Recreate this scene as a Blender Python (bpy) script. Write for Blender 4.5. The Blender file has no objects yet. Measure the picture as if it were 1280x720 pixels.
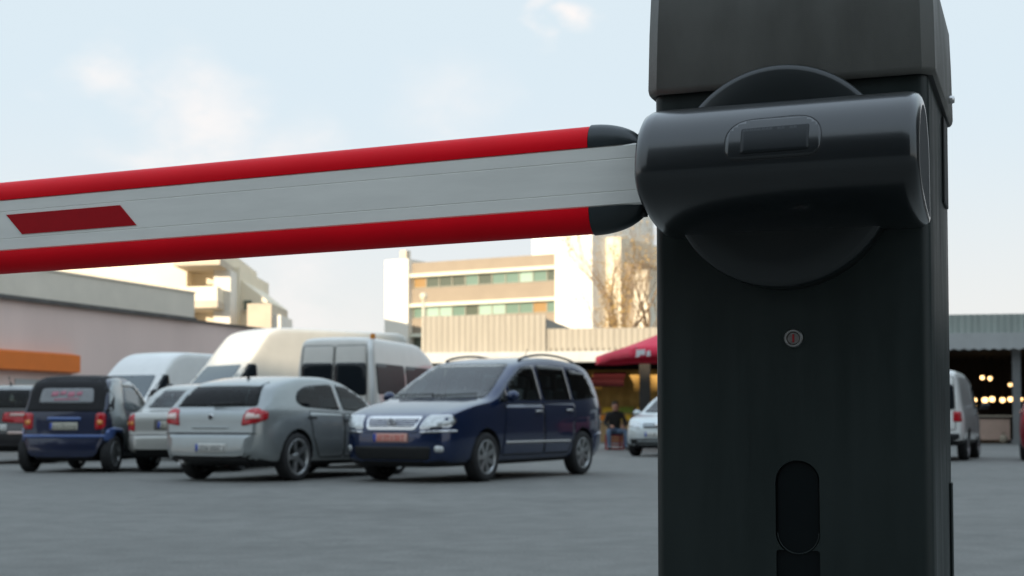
import bpy, bmesh, math, random
from mathutils import Vector, Matrix, geometry, noise
from mathutils.bvhtree import BVHTree
R = math.radians
random.seed(7)
S = bpy.context.scene
COL = S.collection
F = 1777.8; HZ = 526.0; CAMZ = 0.8

def gx(px, d): return (px - 640) / F * d
def gz(py, d): return CAMZ + (HZ - py) / F * d

# ------------------------------------------------------------------ materials
def mat(name, col, rough=.5, metal=0., coat=0., var=0., scale=8., bump=0., bscale=60., ior=1.5, emit=None, es=0., stretch=None, rvar=0., coatr=.03):
    m = bpy.data.materials.new(name); m.use_nodes = True
    nt = m.node_tree; b = nt.nodes['Principled BSDF']
    b.inputs['Base Color'].default_value = (*col, 1)
    b.inputs['Roughness'].default_value = rough
    b.inputs['Metallic'].default_value = metal
    b.inputs['Coat Weight'].default_value = coat
    b.inputs['Coat Roughness'].default_value = coatr
    b.inputs['IOR'].default_value = ior
    if emit:
        b.inputs['Emission Color'].default_value = (*emit, 1); b.inputs['Emission Strength'].default_value = es
    tc = nt.nodes.new('ShaderNodeTexCoord')
    vec = tc.outputs['Object']
    if stretch:
        mp = nt.nodes.new('ShaderNodeMapping'); mp.inputs['Scale'].default_value = stretch
        nt.links.new(vec, mp.inputs['Vector']); vec = mp.outputs['Vector']
    n = nt.nodes.new('ShaderNodeTexNoise'); n.inputs['Scale'].default_value = scale; n.inputs['Detail'].default_value = 6
    n.inputs['Roughness'].default_value = .6
    nt.links.new(vec, n.inputs['Vector'])
    if var > 0:
        r = nt.nodes.new('ShaderNodeMapRange'); r.inputs[1].default_value = .3; r.inputs[2].default_value = .7
        r.inputs[3].default_value = 1 - var; r.inputs[4].default_value = 1 + var
        nt.links.new(n.outputs['Fac'], r.inputs[0])
        mx = nt.nodes.new('ShaderNodeVectorMath'); mx.operation = 'SCALE'
        mx.inputs[0].default_value = col
        nt.links.new(r.outputs[0], mx.inputs['Scale']); nt.links.new(mx.outputs[0], b.inputs['Base Color'])
    if rvar > 0:
        r2 = nt.nodes.new('ShaderNodeMapRange'); r2.inputs[1].default_value = .3; r2.inputs[2].default_value = .7
        r2.inputs[3].default_value = max(.02, rough - rvar); r2.inputs[4].default_value = min(1, rough + rvar)
        nt.links.new(n.outputs['Fac'], r2.inputs[0]); nt.links.new(r2.outputs[0], b.inputs['Roughness'])
    if bump > 0:
        n2 = nt.nodes.new('ShaderNodeTexNoise'); n2.inputs['Scale'].default_value = bscale; n2.inputs['Detail'].default_value = 4
        nt.links.new(vec, n2.inputs['Vector'])
        bp = nt.nodes.new('ShaderNodeBump'); bp.inputs['Strength'].default_value = bump; bp.inputs['Distance'].default_value = .01
        nt.links.new(n2.outputs['Fac'], bp.inputs['Height']); nt.links.new(bp.outputs['Normal'], b.inputs['Normal'])
    return m

M = {}
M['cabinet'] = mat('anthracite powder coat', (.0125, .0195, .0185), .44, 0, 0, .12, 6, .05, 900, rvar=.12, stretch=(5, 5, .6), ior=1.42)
M['cap'] = mat('anthracite hood with painted glare', (.088, .087, .078), .42, 0, 0, .22, 5, .12, 700, rvar=.12, stretch=(3, 3, 1))  # hood anthracite lightened, sky glare put into its base colour
M['cover'] = mat('black moulded plastic', (.0060, .0090, .0110), .28, 0, .8, .06, 20, coatr=.14)
M['disc'] = mat('grey moulded plastic disc', (.0095, .0135, .0145), .32, 0, .25, .1, 20, coatr=.2) if True else mat('x', (.014, .019, .021), .32, 0, 0, .1, 20)
M['recess'] = mat('dark recess plastic', (.0025, .005, .006), .4, ior=1.3)
M['armwhite'] = mat('white painted aluminium', (.86, .85, .80), .5, 0, 0, .075, 9, .03, 300, stretch=(.5, 3, 3))
M['armred'] = mat('red rubber edge', (.86, .001, .012), .5, 0, 0, .05, 10, ior=1.25)
M['sticker'] = mat('red reflective film', (.42, .001, .008), .6, 0, 0, .05, 120, ior=1.3)
M['armcap'] = mat('dark grey plastic end piece', (.022, .030, .033), .36, bump=.03, bscale=500)
M['chrome'] = mat('chrome', (.75, .75, .75), .15, 1, rvar=.05)
M['steel'] = mat('dull steel', (.62, .61, .60), .3, 1, var=.2, scale=200)
M['lockcore'] = mat('dark lock core', (.32, .30, .29), .35, .9, var=.2, scale=300)
M['endface'] = mat('matt cover end', (.02, .021, .022), .7)
M['keyhole'] = mat('keyhole red', (.30, .01, .015), .4)
M['black'] = mat('black plastic', (.012, .013, .014), .5, var=.1)
M['rubber'] = mat('tyre rubber', (.022, .022, .023), .85, var=.25, scale=12, bump=.2, bscale=50)
M['alloy'] = mat('wheel alloy', (.42, .43, .43), .35, .85, var=.12, scale=25)
M['arch'] = mat('wheel arch liner', (.010, .010, .011), .9)
M['glass'] = mat('car glass', (.015, .022, .028), .03, 0, 0, ior=1.5)
M['glasslight'] = mat('pale car glass', (.05, .075, .085), .03, 0, 0, ior=1.9)
M['tintglass'] = mat('tinted car glass', (.010, .014, .018), .05, 0, 0, ior=1.42)
M['softwin'] = mat('plastic rear window', (.24, .25, .26), .18, var=.15, scale=6)
M['headlamp'] = mat('headlamp lens', (.58, .60, .60), .12, .35, .8, var=.35, scale=22)
M['tail'] = mat('tail lamp red', (.45, .006, .014), .2, 0, .3, var=.2, scale=15)
M['tailclear'] = mat('tail lamp clear', (.70, .52, .46), .2, 0, .8)
M['amber'] = mat('amber lens', (.75, .28, .04), .2, 0, .6)
M['plate'] = mat('plate white', (.70, .70, .66), .4, var=.06, scale=40)
M['platebeige'] = mat('plate dull beige', (.55, .53, .44), .5, var=.06, scale=40)
M['platered'] = mat('plate pinkish', (.66, .36, .30), .4, var=.08, scale=40)
M['plateblue'] = mat('plate blue band', (.02, .06, .35), .4)
M['ink'] = mat('plate ink', (.03, .03, .035), .5)
M['inkred'] = mat('plate red ink', (.60, .06, .05), .5)
def clear_glass(name, tint, ior):
    m = bpy.data.materials.new(name); m.use_nodes = True; nt = m.node_tree
    for n in list(nt.nodes): nt.nodes.remove(n)
    N = nt.nodes.new; out = N('ShaderNodeOutputMaterial'); mx = N('ShaderNodeMixShader'); fr = N('ShaderNodeFresnel'); fr.inputs['IOR'].default_value = ior
    tr = N('ShaderNodeBsdfTransparent'); gl = N('ShaderNodeBsdfGlossy'); gl.inputs['Roughness'].default_value = .03
    tcn = N('ShaderNodeTexCoord'); nz_ = N('ShaderNodeTexNoise'); nz_.inputs['Scale'].default_value = 5
    cr = N('ShaderNodeMix'); cr.data_type = 'RGBA'; cr.inputs[6].default_value = (*[t * .85 for t in tint], 1); cr.inputs[7].default_value = (*tint, 1)
    L = nt.links.new; L(tcn.outputs['Object'], nz_.inputs['Vector']); L(nz_.outputs['Fac'], cr.inputs[0]); L(cr.outputs[2], tr.inputs[0])
    L(fr.outputs[0], mx.inputs[0]); L(tr.outputs[0], mx.inputs[1]); L(gl.outputs[0], mx.inputs[2]); L(mx.outputs[0], out.inputs[0])
    return m
M['clearglass'] = clear_glass('clear car glass', (.66, .76, .75), 1.33)
M['shieldglass'] = clear_glass('windscreen glass', (.62, .74, .76), 1.72)
M['privacyglass'] = clear_glass('privacy car glass', (.30, .36, .37), 1.30)
M['interior'] = mat('car interior', (.022, .022, .024), .85, var=.2, scale=5)
M['seatcloth'] = mat('grey seat cloth', (.17, .17, .175), .9, var=.15, scale=20)
M['busglass'] = mat('dusty dark glass', (.012, .016, .018), .32, ior=1.3, var=.3, scale=3)
M['badge'] = mat('matt badge plate', (.004, .007, .009), .42, ior=1.45)
def paint(n, c, metal=.5, rough=.32): return mat(n, c, rough, metal, 1., .05, 3, 0, coatr=.04)
M['bluepaint'] = paint('deep blue car paint', (.003, .018, .072), .5, .25)
M['silver'] = paint('silver car paint', (.30, .325, .325), .55, .34)
M['silverbeige'] = paint('warm silver car paint', (.42, .42, .39), .5, .4)
M['navy'] = paint('navy blue car paint', (.005, .012, .045), .2)
M['fender'] = paint('mid blue car paint', (.055, .11, .30), .3)
M['blackpaint'] = paint('black car paint', (.006, .006, .008), 0)
M['whitepaint'] = paint('white van paint', (.78, .78, .75), 0, .35)
M['creampaint'] = paint('cream white van paint', (.72, .69, .61), 0, .35)
M['greywhite'] = paint('dusty white van paint', (.68, .65, .59), 0, .4)
M['palesilver'] = paint('pale silver car paint', (.55, .60, .61), .45, .35)
M['redpaint'] = paint('dark red car paint', (.30, .015, .03), .3)
M['softtop'] = mat('black canvas', (.010, .010, .012), .8, bump=.3, bscale=400)
M['pinkpaper'] = mat('pink paper', (.45, .17, .22), .7)
M['rail'] = mat('roof rail dark', (.03, .03, .035), .35, .5)

# walls etc.
M['pinkwall'] = mat('pinkish plaster', (.82, .64, .575), .85, 0, 0, .07, .5, .3, 30, stretch=(1, 1, .35))
M['greyparapet'] = mat('grey beige panel', (.80, .72, .60), .8, 0, 0, .07, .8, .2, 30)
M['gutter'] = mat('dark gutter', (.09, .085, .08), .6, var=.3, scale=3)
M['orange'] = mat('orange fascia board', (.85, .20, .022), .55, var=.05, scale=2)
M['creamwall'] = mat('cream render', (.80, .71, .55), .85, var=.06, scale=.4, bump=.2, bscale=20)
M['slab'] = mat('concrete slab', (.55, .47, .36), .85, var=.1, scale=.8)
M['whitewall'] = mat('white render', (.82, .77, .68), .85, var=.04, scale=.3)
M['beige'] = mat('beige stone cladding', (.31, .255, .19), .85, var=.06, scale=.6, bump=.2, bscale=15)
M['ledge'] = mat('pale ledge', (.72, .70, .56), .7)
M['bwin_green'] = mat('office glass greenish', (.17, .26, .21), .08, ior=1.7)
M['bwin_dark'] = mat('office glass dark', (.11, .13, .10), .1, ior=1.6)
M['bwin_blind'] = mat('office glass with pale blind', (.36, .50, .42), .12, ior=1.6)
M['bwin_glint'] = mat('office glass with painted sunset glint', (.36, .23, .10), .2)  # orange tone is a sunset reflection put into the pane colour
M['mull'] = mat('window frame grey', (.32, .31, .25), .6)
M['corr'] = mat('cream corrugated sheet', (.34, .31, .25), .55, .0, 0, .10, 1.2, stretch=(3, 3, .4))
M['corrgrey'] = mat('green grey corrugated sheet', (.34, .38, .345), .5, .0, 0, .14, 1.0, stretch=(3, 3, .4))
M['valance'] = mat('pale grey canopy edge', (.48, .50, .49), .6, 0, 0, .08, 2)
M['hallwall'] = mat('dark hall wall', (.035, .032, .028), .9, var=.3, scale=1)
M['postgrey'] = mat('grey painted post', (.20, .21, .21), .6, var=.1)
M['shaded_red'] = mat('maroon awning cloth', (.10, .008, .012), .8)  # red cloth, the awning's shade put into the colour
M['redcloth'] = mat('red parasol cloth', (.80, .035, .085), .75, var=.06, scale=5)
M['whitecloth'] = mat('white print', (.8, .8, .8), .7)
M['counter'] = mat('pinkish counter panel', (.56, .40, .32), .7, var=.08, scale=3)
M['countertop'] = mat('counter top wood', (.40, .34, .26), .6, var=.1)
M['wood'] = mat('crate wood', (.38, .25, .12), .8, var=.2, scale=14)
M['fruit_o'] = mat('orange fruit', (.80, .27, .02), .45, var=.15, scale=10)
M['fruit_y'] = mat('yellow fruit', (.80, .52, .05), .45, var=.15, scale=10)
M['fruit_g'] = mat('green fruit', (.30, .38, .06), .45, var=.2, scale=10)
M['fruit_r'] = mat('red fruit', (.50, .03, .02), .4, var=.2, scale=10)
M['tarp'] = mat('ochre tarpaulin', (.46, .27, .06), .7, var=.25, scale=2.5)
M['bulb'] = mat('lit lamp', (1, .8, .5), .4, emit=(1, .60, .25), es=1.3)
M['bark'] = mat('bare bark', (.24, .165, .10), .9, var=.25, scale=3, bump=.4, bscale=15)
M['leaf'] = mat('dry leaf', (.46, .29, .09), .8, var=.3, scale=3)
M['polew'] = mat('pale lamp post paint', (.66, .60, .46), .5)
M['jacket'] = mat('dark jacket', (.022, .020, .018), .9)
M['jeans'] = mat('blue jeans', (.13, .19, .28), .9, var=.1, scale=12)
M['skin'] = mat('skin', (.48, .25, .17), .6)
M['hair'] = mat('dark hair', (.02, .015, .012), .8)
M['redplastic'] = mat('red plastic crate', (.30, .015, .02), .5)
M['blockergrey'] = mat('dark grey of unseen light blocks', (.085, .08, .075), .9, var=.05, scale=.3)

# ------------------------------------------------------------------ mesh helpers
def link(name, me, parent=None, loc=None):
    o = bpy.data.objects.new(name, me); COL.objects.link(o)
    if parent is not None: o.parent = parent
    if loc is not None: o.location = loc
    return o
def thing(name, label, cat, loc=(0, 0, 0), rz=0, group=None):
    o = link(name, None, None, loc); o.rotation_euler = (0, 0, rz)
    o['label'] = label; o['category'] = cat
    if group: o['group'] = group
    return o
def tag(o, label, cat, group=None):
    o['label'] = label; o['category'] = cat
    if group: o['group'] = group
    return o

class MB:
    def __init__(s): s.norecalc = False; s.v = []; s.f = []; s.mi = []; s.sm = []; s.mats = []
    def _m(s, m):
        if m not in s.mats: s.mats.append(m)
        return s.mats.index(m)
    def add(s, vs, fs, m, smooth=False):
        k = len(s.v); s.v += [tuple(v) for v in vs]; i = s._m(m)
        for f in fs: s.f.append([k + a for a in f]); s.mi.append(i); s.sm.append(smooth)
        return s
    def box(s, a, b, m, bev=0.):
        x0, y0, z0 = a; x1, y1, z1 = b
        x0, x1 = min(x0, x1), max(x0, x1); y0, y1 = min(y0, y1), max(y0, y1); z0, z1 = min(z0, z1), max(z0, z1)
        if bev <= 0:
            vs = [(x0, y0, z0), (x1, y0, z0), (x1, y1, z0), (x0, y1, z0), (x0, y0, z1), (x1, y0, z1), (x1, y1, z1), (x0, y1, z1)]
            return s.add(vs, [(3, 2, 1, 0), (4, 5, 6, 7), (0, 1, 5, 4), (1, 2, 6, 5), (2, 3, 7, 6), (3, 0, 4, 7)], m)
        bm = bmesh.new(); bmesh.ops.create_cube(bm, size=1)
        for v in bm.verts: v.co = Vector(((x0 + x1) / 2 + v.co.x * (x1 - x0), (y0 + y1) / 2 + v.co.y * (y1 - y0), (z0 + z1) / 2 + v.co.z * (z1 - z0)))
        bmesh.ops.bevel(bm, geom=bm.edges[:], offset=bev, segments=2, profile=.5, affect='EDGES')
        return s.bm(bm, m)
    def bm(s, bm, m, smooth=False):
        bm.verts.index_update()
        s.add([v.co[:] for v in bm.verts], [[v.index for v in f.verts] for f in bm.faces], m, smooth); bm.free(); return s
    def obox(s, c, ax, ay, az, m):          # oriented box: centre and three half-vectors
        c, ax, ay, az = map(Vector, (c, ax, ay, az)); vs = []
        for k in (-1, 1):
            for i, j in ((-1, -1), (1, -1), (1, 1), (-1, 1)): vs.append(c + ax * i + ay * j + az * k)
        return s.add(vs, [(3, 2, 1, 0), (4, 5, 6, 7), (0, 1, 5, 4), (1, 2, 6, 5), (2, 3, 7, 6), (3, 0, 4, 7)], m)
    def tube(s, pts, rad, m, n=10, caps=True):
        pts = [Vector(p) for p in pts]
        if not isinstance(rad, (list, tuple)): rad = [rad] * len(pts)
        vs = []; fs = []
        t0 = (pts[1] - pts[0]).normalized()
        up = Vector((0, 0, 1)) if abs(t0.z) < .9 else Vector((1, 0, 0))
        nrm = t0.cross(up).normalized()
        for i, p in enumerate(pts):
            t = (pts[min(i + 1, len(pts) - 1)] - pts[max(i - 1, 0)]).normalized()
            nrm = (nrm - t * nrm.dot(t)).normalized(); bn = t.cross(nrm)
            for k in range(n):
                a = 2 * math.pi * k / n; vs.append(p + (nrm * math.cos(a) + bn * math.sin(a)) * rad[i])
        for i in range(len(pts) - 1):
            for k in range(n): fs.append((i * n + k, i * n + (k + 1) % n, (i + 1) * n + (k + 1) % n, (i + 1) * n + k))
        s.add(vs, fs, m, True)
        if caps:
            L = len(pts) - 1
            s.add(vs[:n], [list(range(n))[::-1]], m); s.add(vs[L * n:], [list(range(n))], m)
        return s
    def lathe(s, prof, m, n=32, axis='z', c=(0, 0, 0), smooth=True, closed=False):
        vs = []; fs = []; c = Vector(c); P = len(prof)
        for r, h in prof:
            for k in range(n):
                a = 2 * math.pi * k / n; x, y = r * math.cos(a), r * math.sin(a)
                vs.append(c + Vector({'z': (x, y, h), 'y': (x, h, y), 'x': (h, x, y)}[axis]))
        for i in range(P if closed else P - 1):
            j = (i + 1) % P
            for k in range(n): fs.append((i * n + k, i * n + (k + 1) % n, j * n + (k + 1) % n, j * n + k))
        return s.add(vs, fs, m, smooth)
    def ball(s, c, r, m, u=10, v=7, sc=(1, 1, 1)):
        bm = bmesh.new(); bmesh.ops.create_uvsphere(bm, u_segments=u, v_segments=v, radius=r)
        for q in bm.verts: q.co = Vector((q.co.x * sc[0], q.co.y * sc[1], q.co.z * sc[2])) + Vector(c)
        return s.bm(bm, m, True)
    def prism(s, poly, axis, a, b, m, smooth=False):   # polygon (2-D) extruded along an axis
        def P(p, h): return {'y': (p[0], h, p[1]), 'x': (h, p[0], p[1]), 'z': (p[0], p[1], h)}[axis]
        n = len(poly); vs = [P(p, a) for p in poly] + [P(p, b) for p in poly]
        fs = [[i, (i + 1) % n, n + (i + 1) % n, n + i] for i in range(n)]
        s.add(vs, fs, m, smooth)
        tri = geometry.tessellate_polygon([[Vector((p[0], p[1], 0)) for p in poly]])
        s.add([P(p, a) for p in poly], [list(t) for t in tri], m); s.add([P(p, b) for p in poly], [list(t)[::-1] for t in tri], m)
        return s
    def mesh(s, name):
        me = bpy.data.meshes.new(name); me.from_pydata(s.v, [], s.f)
        for m in s.mats: me.materials.append(m)
        for p, i, sm in zip(me.polygons, s.mi, s.sm): p.material_index = i; p.use_smooth = sm
        bm = bmesh.new(); bm.from_mesh(me); bmesh.ops.remove_doubles(bm, verts=bm.verts, dist=1e-5)
        bmesh.ops.delete(bm, geom=[v for v in bm.verts if not v.link_faces], context='VERTS')
        if not s.norecalc: bmesh.ops.recalc_face_normals(bm, faces=bm.faces)
        bm.to_mesh(me); bm.free()
        return me
    def build(s, name, parent=None, loc=None): return link(name, s.mesh(name), parent, loc)

def evaluated(me, mods):
    """mesh -> mesh after modifiers; mods = function(obj) adding modifiers"""
    o = bpy.data.objects.new('tmp', me); COL.objects.link(o); extra = mods(o)
    bpy.context.view_layer.update()
    dg = bpy.context.evaluated_depsgraph_get(); dg.update()
    r = bpy.data.meshes.new_from_object(o.evaluated_get(dg))
    bpy.data.objects.remove(o)
    for e in extra or []: bpy.data.objects.remove(e)
    return r
def boolean(me, cutters):
    def f(o):
        ex = []
        for c in cutters:
            co = bpy.data.objects.new('cut', c); COL.objects.link(co); ex.append(co)
            b = o.modifiers.new('b', 'BOOLEAN'); b.operation = 'DIFFERENCE'; b.solver = 'EXACT'; b.object = co
        return ex
    return evaluated(me, f)
def sharp(me, deg=35):
    bm = bmesh.new(); bm.from_mesh(me)
    for e in bm.edges:
        if len(e.link_faces) == 2:
            e.smooth = e.calc_face_angle(0) < R(deg) and e.link_faces[0].material_index == e.link_faces[1].material_index
    for f in bm.faces: f.smooth = True
    bm.to_mesh(me); bm.free()

def rr(x0, z0, x1, z1, r, n=5):             # rounded rectangle outline
    out = []
    for cx, cz, a0 in ((x1 - r, z1 - r, 0), (x0 + r, z1 - r, 90), (x0 + r, z0 + r, 180), (x1 - r, z0 + r, 270)):
        for k in range(n + 1):
            a = R(a0 + 90 * k / n); out.append((cx + r * math.cos(a), cz + r * math.sin(a)))
    return out
def rpoly(poly, r, n=4):                    # polygon with rounded corners
    out = []; L = len(poly)
    for i in range(L):
        p = Vector(poly[i]); a = Vector(poly[i - 1]); b = Vector(poly[(i + 1) % L])
        ra = min(r, (a - p).length * .45); rb = min(r, (b - p).length * .45)
        A = p + (a - p).normalized() * ra; B = p + (b - p).normalized() * rb
        for k in range(n + 1):
            t = k / n; q = A * (1 - t) ** 2 + p * 2 * t * (1 - t) + B * t * t
            out.append((q.x, q.y))
    return out

# ------------------------------------------------------------------ camera, light, sky
cam = bpy.data.cameras.new('camera'); co = bpy.data.objects.new('camera', cam); COL.objects.link(co); S.camera = co
PITCH = 2.5
cam.sensor_width = 36; cam.lens = 50; cam.clip_end = 6000; cam.clip_start = .05
co.location = (0, 0, CAMZ); co.rotation_euler = (R(90 + PITCH), 0, 0)
cam.shift_y = (HZ - F * math.tan(R(PITCH)) - 360) / 1280
cam.dof.use_dof = True; cam.dof.focus_distance = 1.52; cam.dof.aperture_fstop = 13

EL = 8.0; LX, LY = .5, .866
sun = bpy.data.lights.new('sun', 'SUN'); so = bpy.data.objects.new('sun', sun); COL.objects.link(so)
sun.energy = 2.0; sun.angle = R(.5); sun.color = (1, .84, .64)
d = Vector((LX * math.cos(R(EL)), LY * math.cos(R(EL)), -math.sin(R(EL))))
so.rotation_euler = d.to_track_quat('-Z', 'Y').to_euler(); so.location = (-20, -40, 30)

w = bpy.data.worlds.new('World'); S.world = w; w.use_nodes = True
nt = w.node_tree; bg = nt.nodes['Background']; N = nt.nodes.new; LK = nt.links.new
sky = N('ShaderNodeTexSky'); sky.sky_type = 'NISHITA'; sky.sun_disc = False
sky.sun_elevation = R(EL); sky.sun_rotation = math.atan2(-LX, -LY)
sky.air_density = 1.0; sky.dust_density = 1.2; sky.ozone_density = 1.0
tc = N('ShaderNodeTexCoord')
def math_node(op, a, b=None, clamp=False):
    n = N('ShaderNodeMath'); n.operation = op; n.use_clamp = clamp
    for i, q in enumerate((a, b)):
        if q is None: continue
        if isinstance(q, (int, float)): n.inputs[i].default_value = q
        else: LK(q, n.inputs[i])
    return n.outputs[0]
nz = N('ShaderNodeTexNoise'); nz.inputs['Scale'].default_value = 14; nz.inputs['Detail'].default_value = 7; nz.inputs['Roughness'].default_value = .58
mpn = N('ShaderNodeMapping'); mpn.inputs['Scale'].default_value = (1, 1, 1.7)
LK(tc.outputs['Generated'], mpn.inputs['Vector']); LK(mpn.outputs['Vector'], nz.inputs['Vector'])
wn = N('ShaderNodeTexNoise'); wn.inputs['Scale'].default_value = 9; wn.inputs['Detail'].default_value = 5; LK(mpn.outputs['Vector'], wn.inputs['Vector'])
wv = N('ShaderNodeVectorMath'); wv.operation = 'MULTIPLY_ADD'; wv.inputs[1].default_value = (.16, .16, .10); LK(wn.outputs['Color'], wv.inputs[0]); LK(tc.outputs['Generated'], wv.inputs[2])
wo_ = N('ShaderNodeVectorMath'); wo_.operation = 'SUBTRACT'; wo_.inputs[1].default_value = (.08, .08, .05); LK(wv.outputs[0], wo_.inputs[0]); warp = wo_.outputs[0]
total = None
for px, py, rad, amt in ((118, 70, .040, .8), (225, 168, .075, 1.), (330, 185, .05, .6), (708, 33, .022, 1.), (765, 14, .022, .9), (390, 350, .07, .7), (560, 150, .06, .35), (-300, 60, .1, 1.), (1500, 120, .09, .8)):
    v = Vector(((px - 640) / F, 1, (HZ - py) / F)).normalized()
    dn = N('ShaderNodeVectorMath'); dn.operation = 'DISTANCE'; dn.inputs[1].default_value = v
    LK(warp, dn.inputs[0])
    mr = N('ShaderNodeMapRange'); mr.interpolation_type = 'SMOOTHSTEP'
    mr.inputs[1].default_value = rad; mr.inputs[2].default_value = 0; mr.inputs[3].default_value = 0; mr.inputs[4].default_value = amt
    LK(dn.outputs['Value'], mr.inputs[0])
    total = mr.outputs[0] if total is None else math_node('MAXIMUM', total, mr.outputs[0])
nn = N('ShaderNodeMapRange'); nn.inputs[1].default_value = .30; nn.inputs[2].default_value = .58; LK(nz.outputs['Fac'], nn.inputs[0])
puff = math_node('MULTIPLY', total, nn.outputs[0], True)
# thin veil that whitens the sky towards the horizon
sep = N('ShaderNodeSeparateXYZ'); LK(tc.outputs['Generated'], sep.inputs[0])
vz = N('ShaderNodeMapRange'); vz.interpolation_type = 'SMOOTHSTEP'
vz.inputs[1].default_value = .40; vz.inputs[2].default_value = .0; vz.inputs[3].default_value = .80; vz.inputs[4].default_value = .93
LK(sep.outputs['Z'], vz.inputs[0])
SKYVEIL = (1.66, 1.97, 2.20); SKYHOR = (2.05, 2.04, 1.98); SKYCLOUD = (2.35, 2.22, 2.16)
hz = N('ShaderNodeMapRange'); hz.interpolation_type = 'SMOOTHSTEP'
hz.inputs[1].default_value = .24; hz.inputs[2].default_value = .02; LK(sep.outputs['Z'], hz.inputs[0])
vc = N('ShaderNodeMix'); vc.data_type = 'RGBA'; LK(hz.outputs[0], vc.inputs[0]); vc.inputs[6].default_value = (*SKYVEIL, 1); vc.inputs[7].default_value = (*SKYHOR, 1)
zz = N('ShaderNodeMapRange'); zz.interpolation_type = 'SMOOTHSTEP'; zz.inputs[1].default_value = .30; zz.inputs[2].default_value = .75; LK(sep.outputs['Z'], zz.inputs[0])
vc2 = N('ShaderNodeMix'); vc2.data_type = 'RGBA'; LK(zz.outputs[0], vc2.inputs[0]); LK(vc.outputs[2], vc2.inputs[6]); vc2.inputs[7].default_value = (2.32, 2.76, 3.20, 1)
m1 = N('ShaderNodeMix'); m1.data_type = 'RGBA'; LK(vz.outputs[0], m1.inputs[0]); mn = N('ShaderNodeVectorMath'); mn.operation = 'MINIMUM'; mn.inputs[1].default_value = (1.6, 1.6, 1.5); LK(sky.outputs[0], mn.inputs[0]); LK(mn.outputs[0], m1.inputs[6]); LK(vc2.outputs[2], m1.inputs[7])
m2 = N('ShaderNodeMix'); m2.data_type = 'RGBA'; LK(math_node('MULTIPLY', puff, 1.), m2.inputs[0]); LK(m1.outputs[2], m2.inputs[6]); m2.inputs[7].default_value = (*SKYCLOUD, 1)
LK(m2.outputs[2], bg.inputs[0]); bg.inputs[1].default_value = .13
S.view_settings.view_transform = 'Standard'; S.view_settings.look = 'None'; S.view_settings.gamma = 1
S.view_settings.exposure = 1.75
S.render.engine = 'CYCLES'
S.cycles.use_denoising = True

# ------------------------------------------------------------------ ground
def ground():
    m = mat('asphalt', (.085, .088, .088), .82, 0, 0, 0, 1)
    nt = m.node_tree; b = nt.nodes['Principled BSDF']; N = nt.nodes.new; LK = nt.links.new
    tc = N('ShaderNodeTexCoord')
    def noise(sc, det=5, stretch=None):
        n = N('ShaderNodeTexNoise'); n.inputs['Scale'].default_value = sc; n.inputs['Detail'].default_value = det
        if stretch:
            mp = N('ShaderNodeMapping'); mp.inputs['Scale'].default_value = stretch; LK(tc.outputs['Object'], mp.inputs['Vector']); LK(mp.outputs[0], n.inputs['Vector'])
        else: LK(tc.outputs['Object'], n.inputs['Vector'])
        return n.outputs['Fac']
    def rng(s, a, b_, c, d):
        r = N('ShaderNodeMapRange'); r.inputs[1].default_value = a; r.inputs[2].default_value = b_; r.inputs[3].default_value = c; r.inputs[4].default_value = d
        LK(s, r.inputs[0]); return r.outputs[0]
    def mul(a, c):
        n = N('ShaderNodeMath'); n.operation = 'MULTIPLY'; LK(a, n.inputs[0]); LK(c, n.inputs[1]); return n.outputs[0]
    f = mul(rng(noise(.25), .3, .7, .86, 1.14), rng(noise(3.5), .3, .7, .86, 1.14))
    f = mul(f, rng(noise(.7, 6, (.3, 1.6, 1)), .42, .72, .97, 1.07))
    f = mul(f, rng(noise(45, 3), .3, .7, .82, 1.2))
    vo = N('ShaderNodeTexVoronoi'); vo.feature = 'DISTANCE_TO_EDGE'; vo.inputs['Scale'].default_value = .32
    wv_ = N('ShaderNodeTexNoise'); wv_.inputs['Scale'].default_value = 1.3; wv_.inputs['Detail'].default_value = 6; LK(tc.outputs['Object'], wv_.inputs['Vector'])
    ad = N('ShaderNodeVectorMath'); ad.operation = 'MULTIPLY_ADD'; ad.inputs[1].default_value = (1.1, 1.1, 0); LK(wv_.outputs['Color'], ad.inputs[0]); LK(tc.outputs['Object'], ad.inputs[2]); LK(ad.outputs[0], vo.inputs['Vector'])
    f = mul(f, rng(vo.outputs['Distance'], .002, .008, .90, 1.))
    f = mul(f, rng(noise(.55, 3), .60, .72, 1., .80))
    vm = N('ShaderNodeVectorMath'); vm.operation = 'SCALE'; vm.inputs[0].default_value = (.162, .161, .149); LK(f, vm.inputs['Scale'])
    LK(vm.outputs[0], b.inputs['Base Color'])
    bp = N('ShaderNodeBump'); bp.inputs['Strength'].default_value = .35; bp.inputs['Distance'].default_value = .01
    LK(noise(90, 4), bp.inputs['Height']); LK(bp.outputs[0], b.inputs['Normal'])
    o = MB().add([(-1500, -600, 0), (1500, -600, 0), (1500, 3000, 0), (-1500, 3000, 0)], [(0, 1, 2, 3)], m).build('ground'); o['kind'] = 'structure'
    pm = mat('worn white paint', (.34, .35, .34), .8, var=.5, scale=2.5)
    g = MB()
    def strip(a, b_, wd):
        a = Vector((*a, .004)); b_ = Vector((*b_, .004)); n = (b_ - a).cross(Vector((0, 0, 1))).normalized() * wd / 2
        g.add([a - n, a + n, b_ + n, b_ - n], [(0, 1, 2, 3)], pm)
    strip((7.2, 19.5), (9.4, 24.2), .11)
    o = g.build('parking_line'); o['kind'] = 'structure'
ground()

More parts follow.
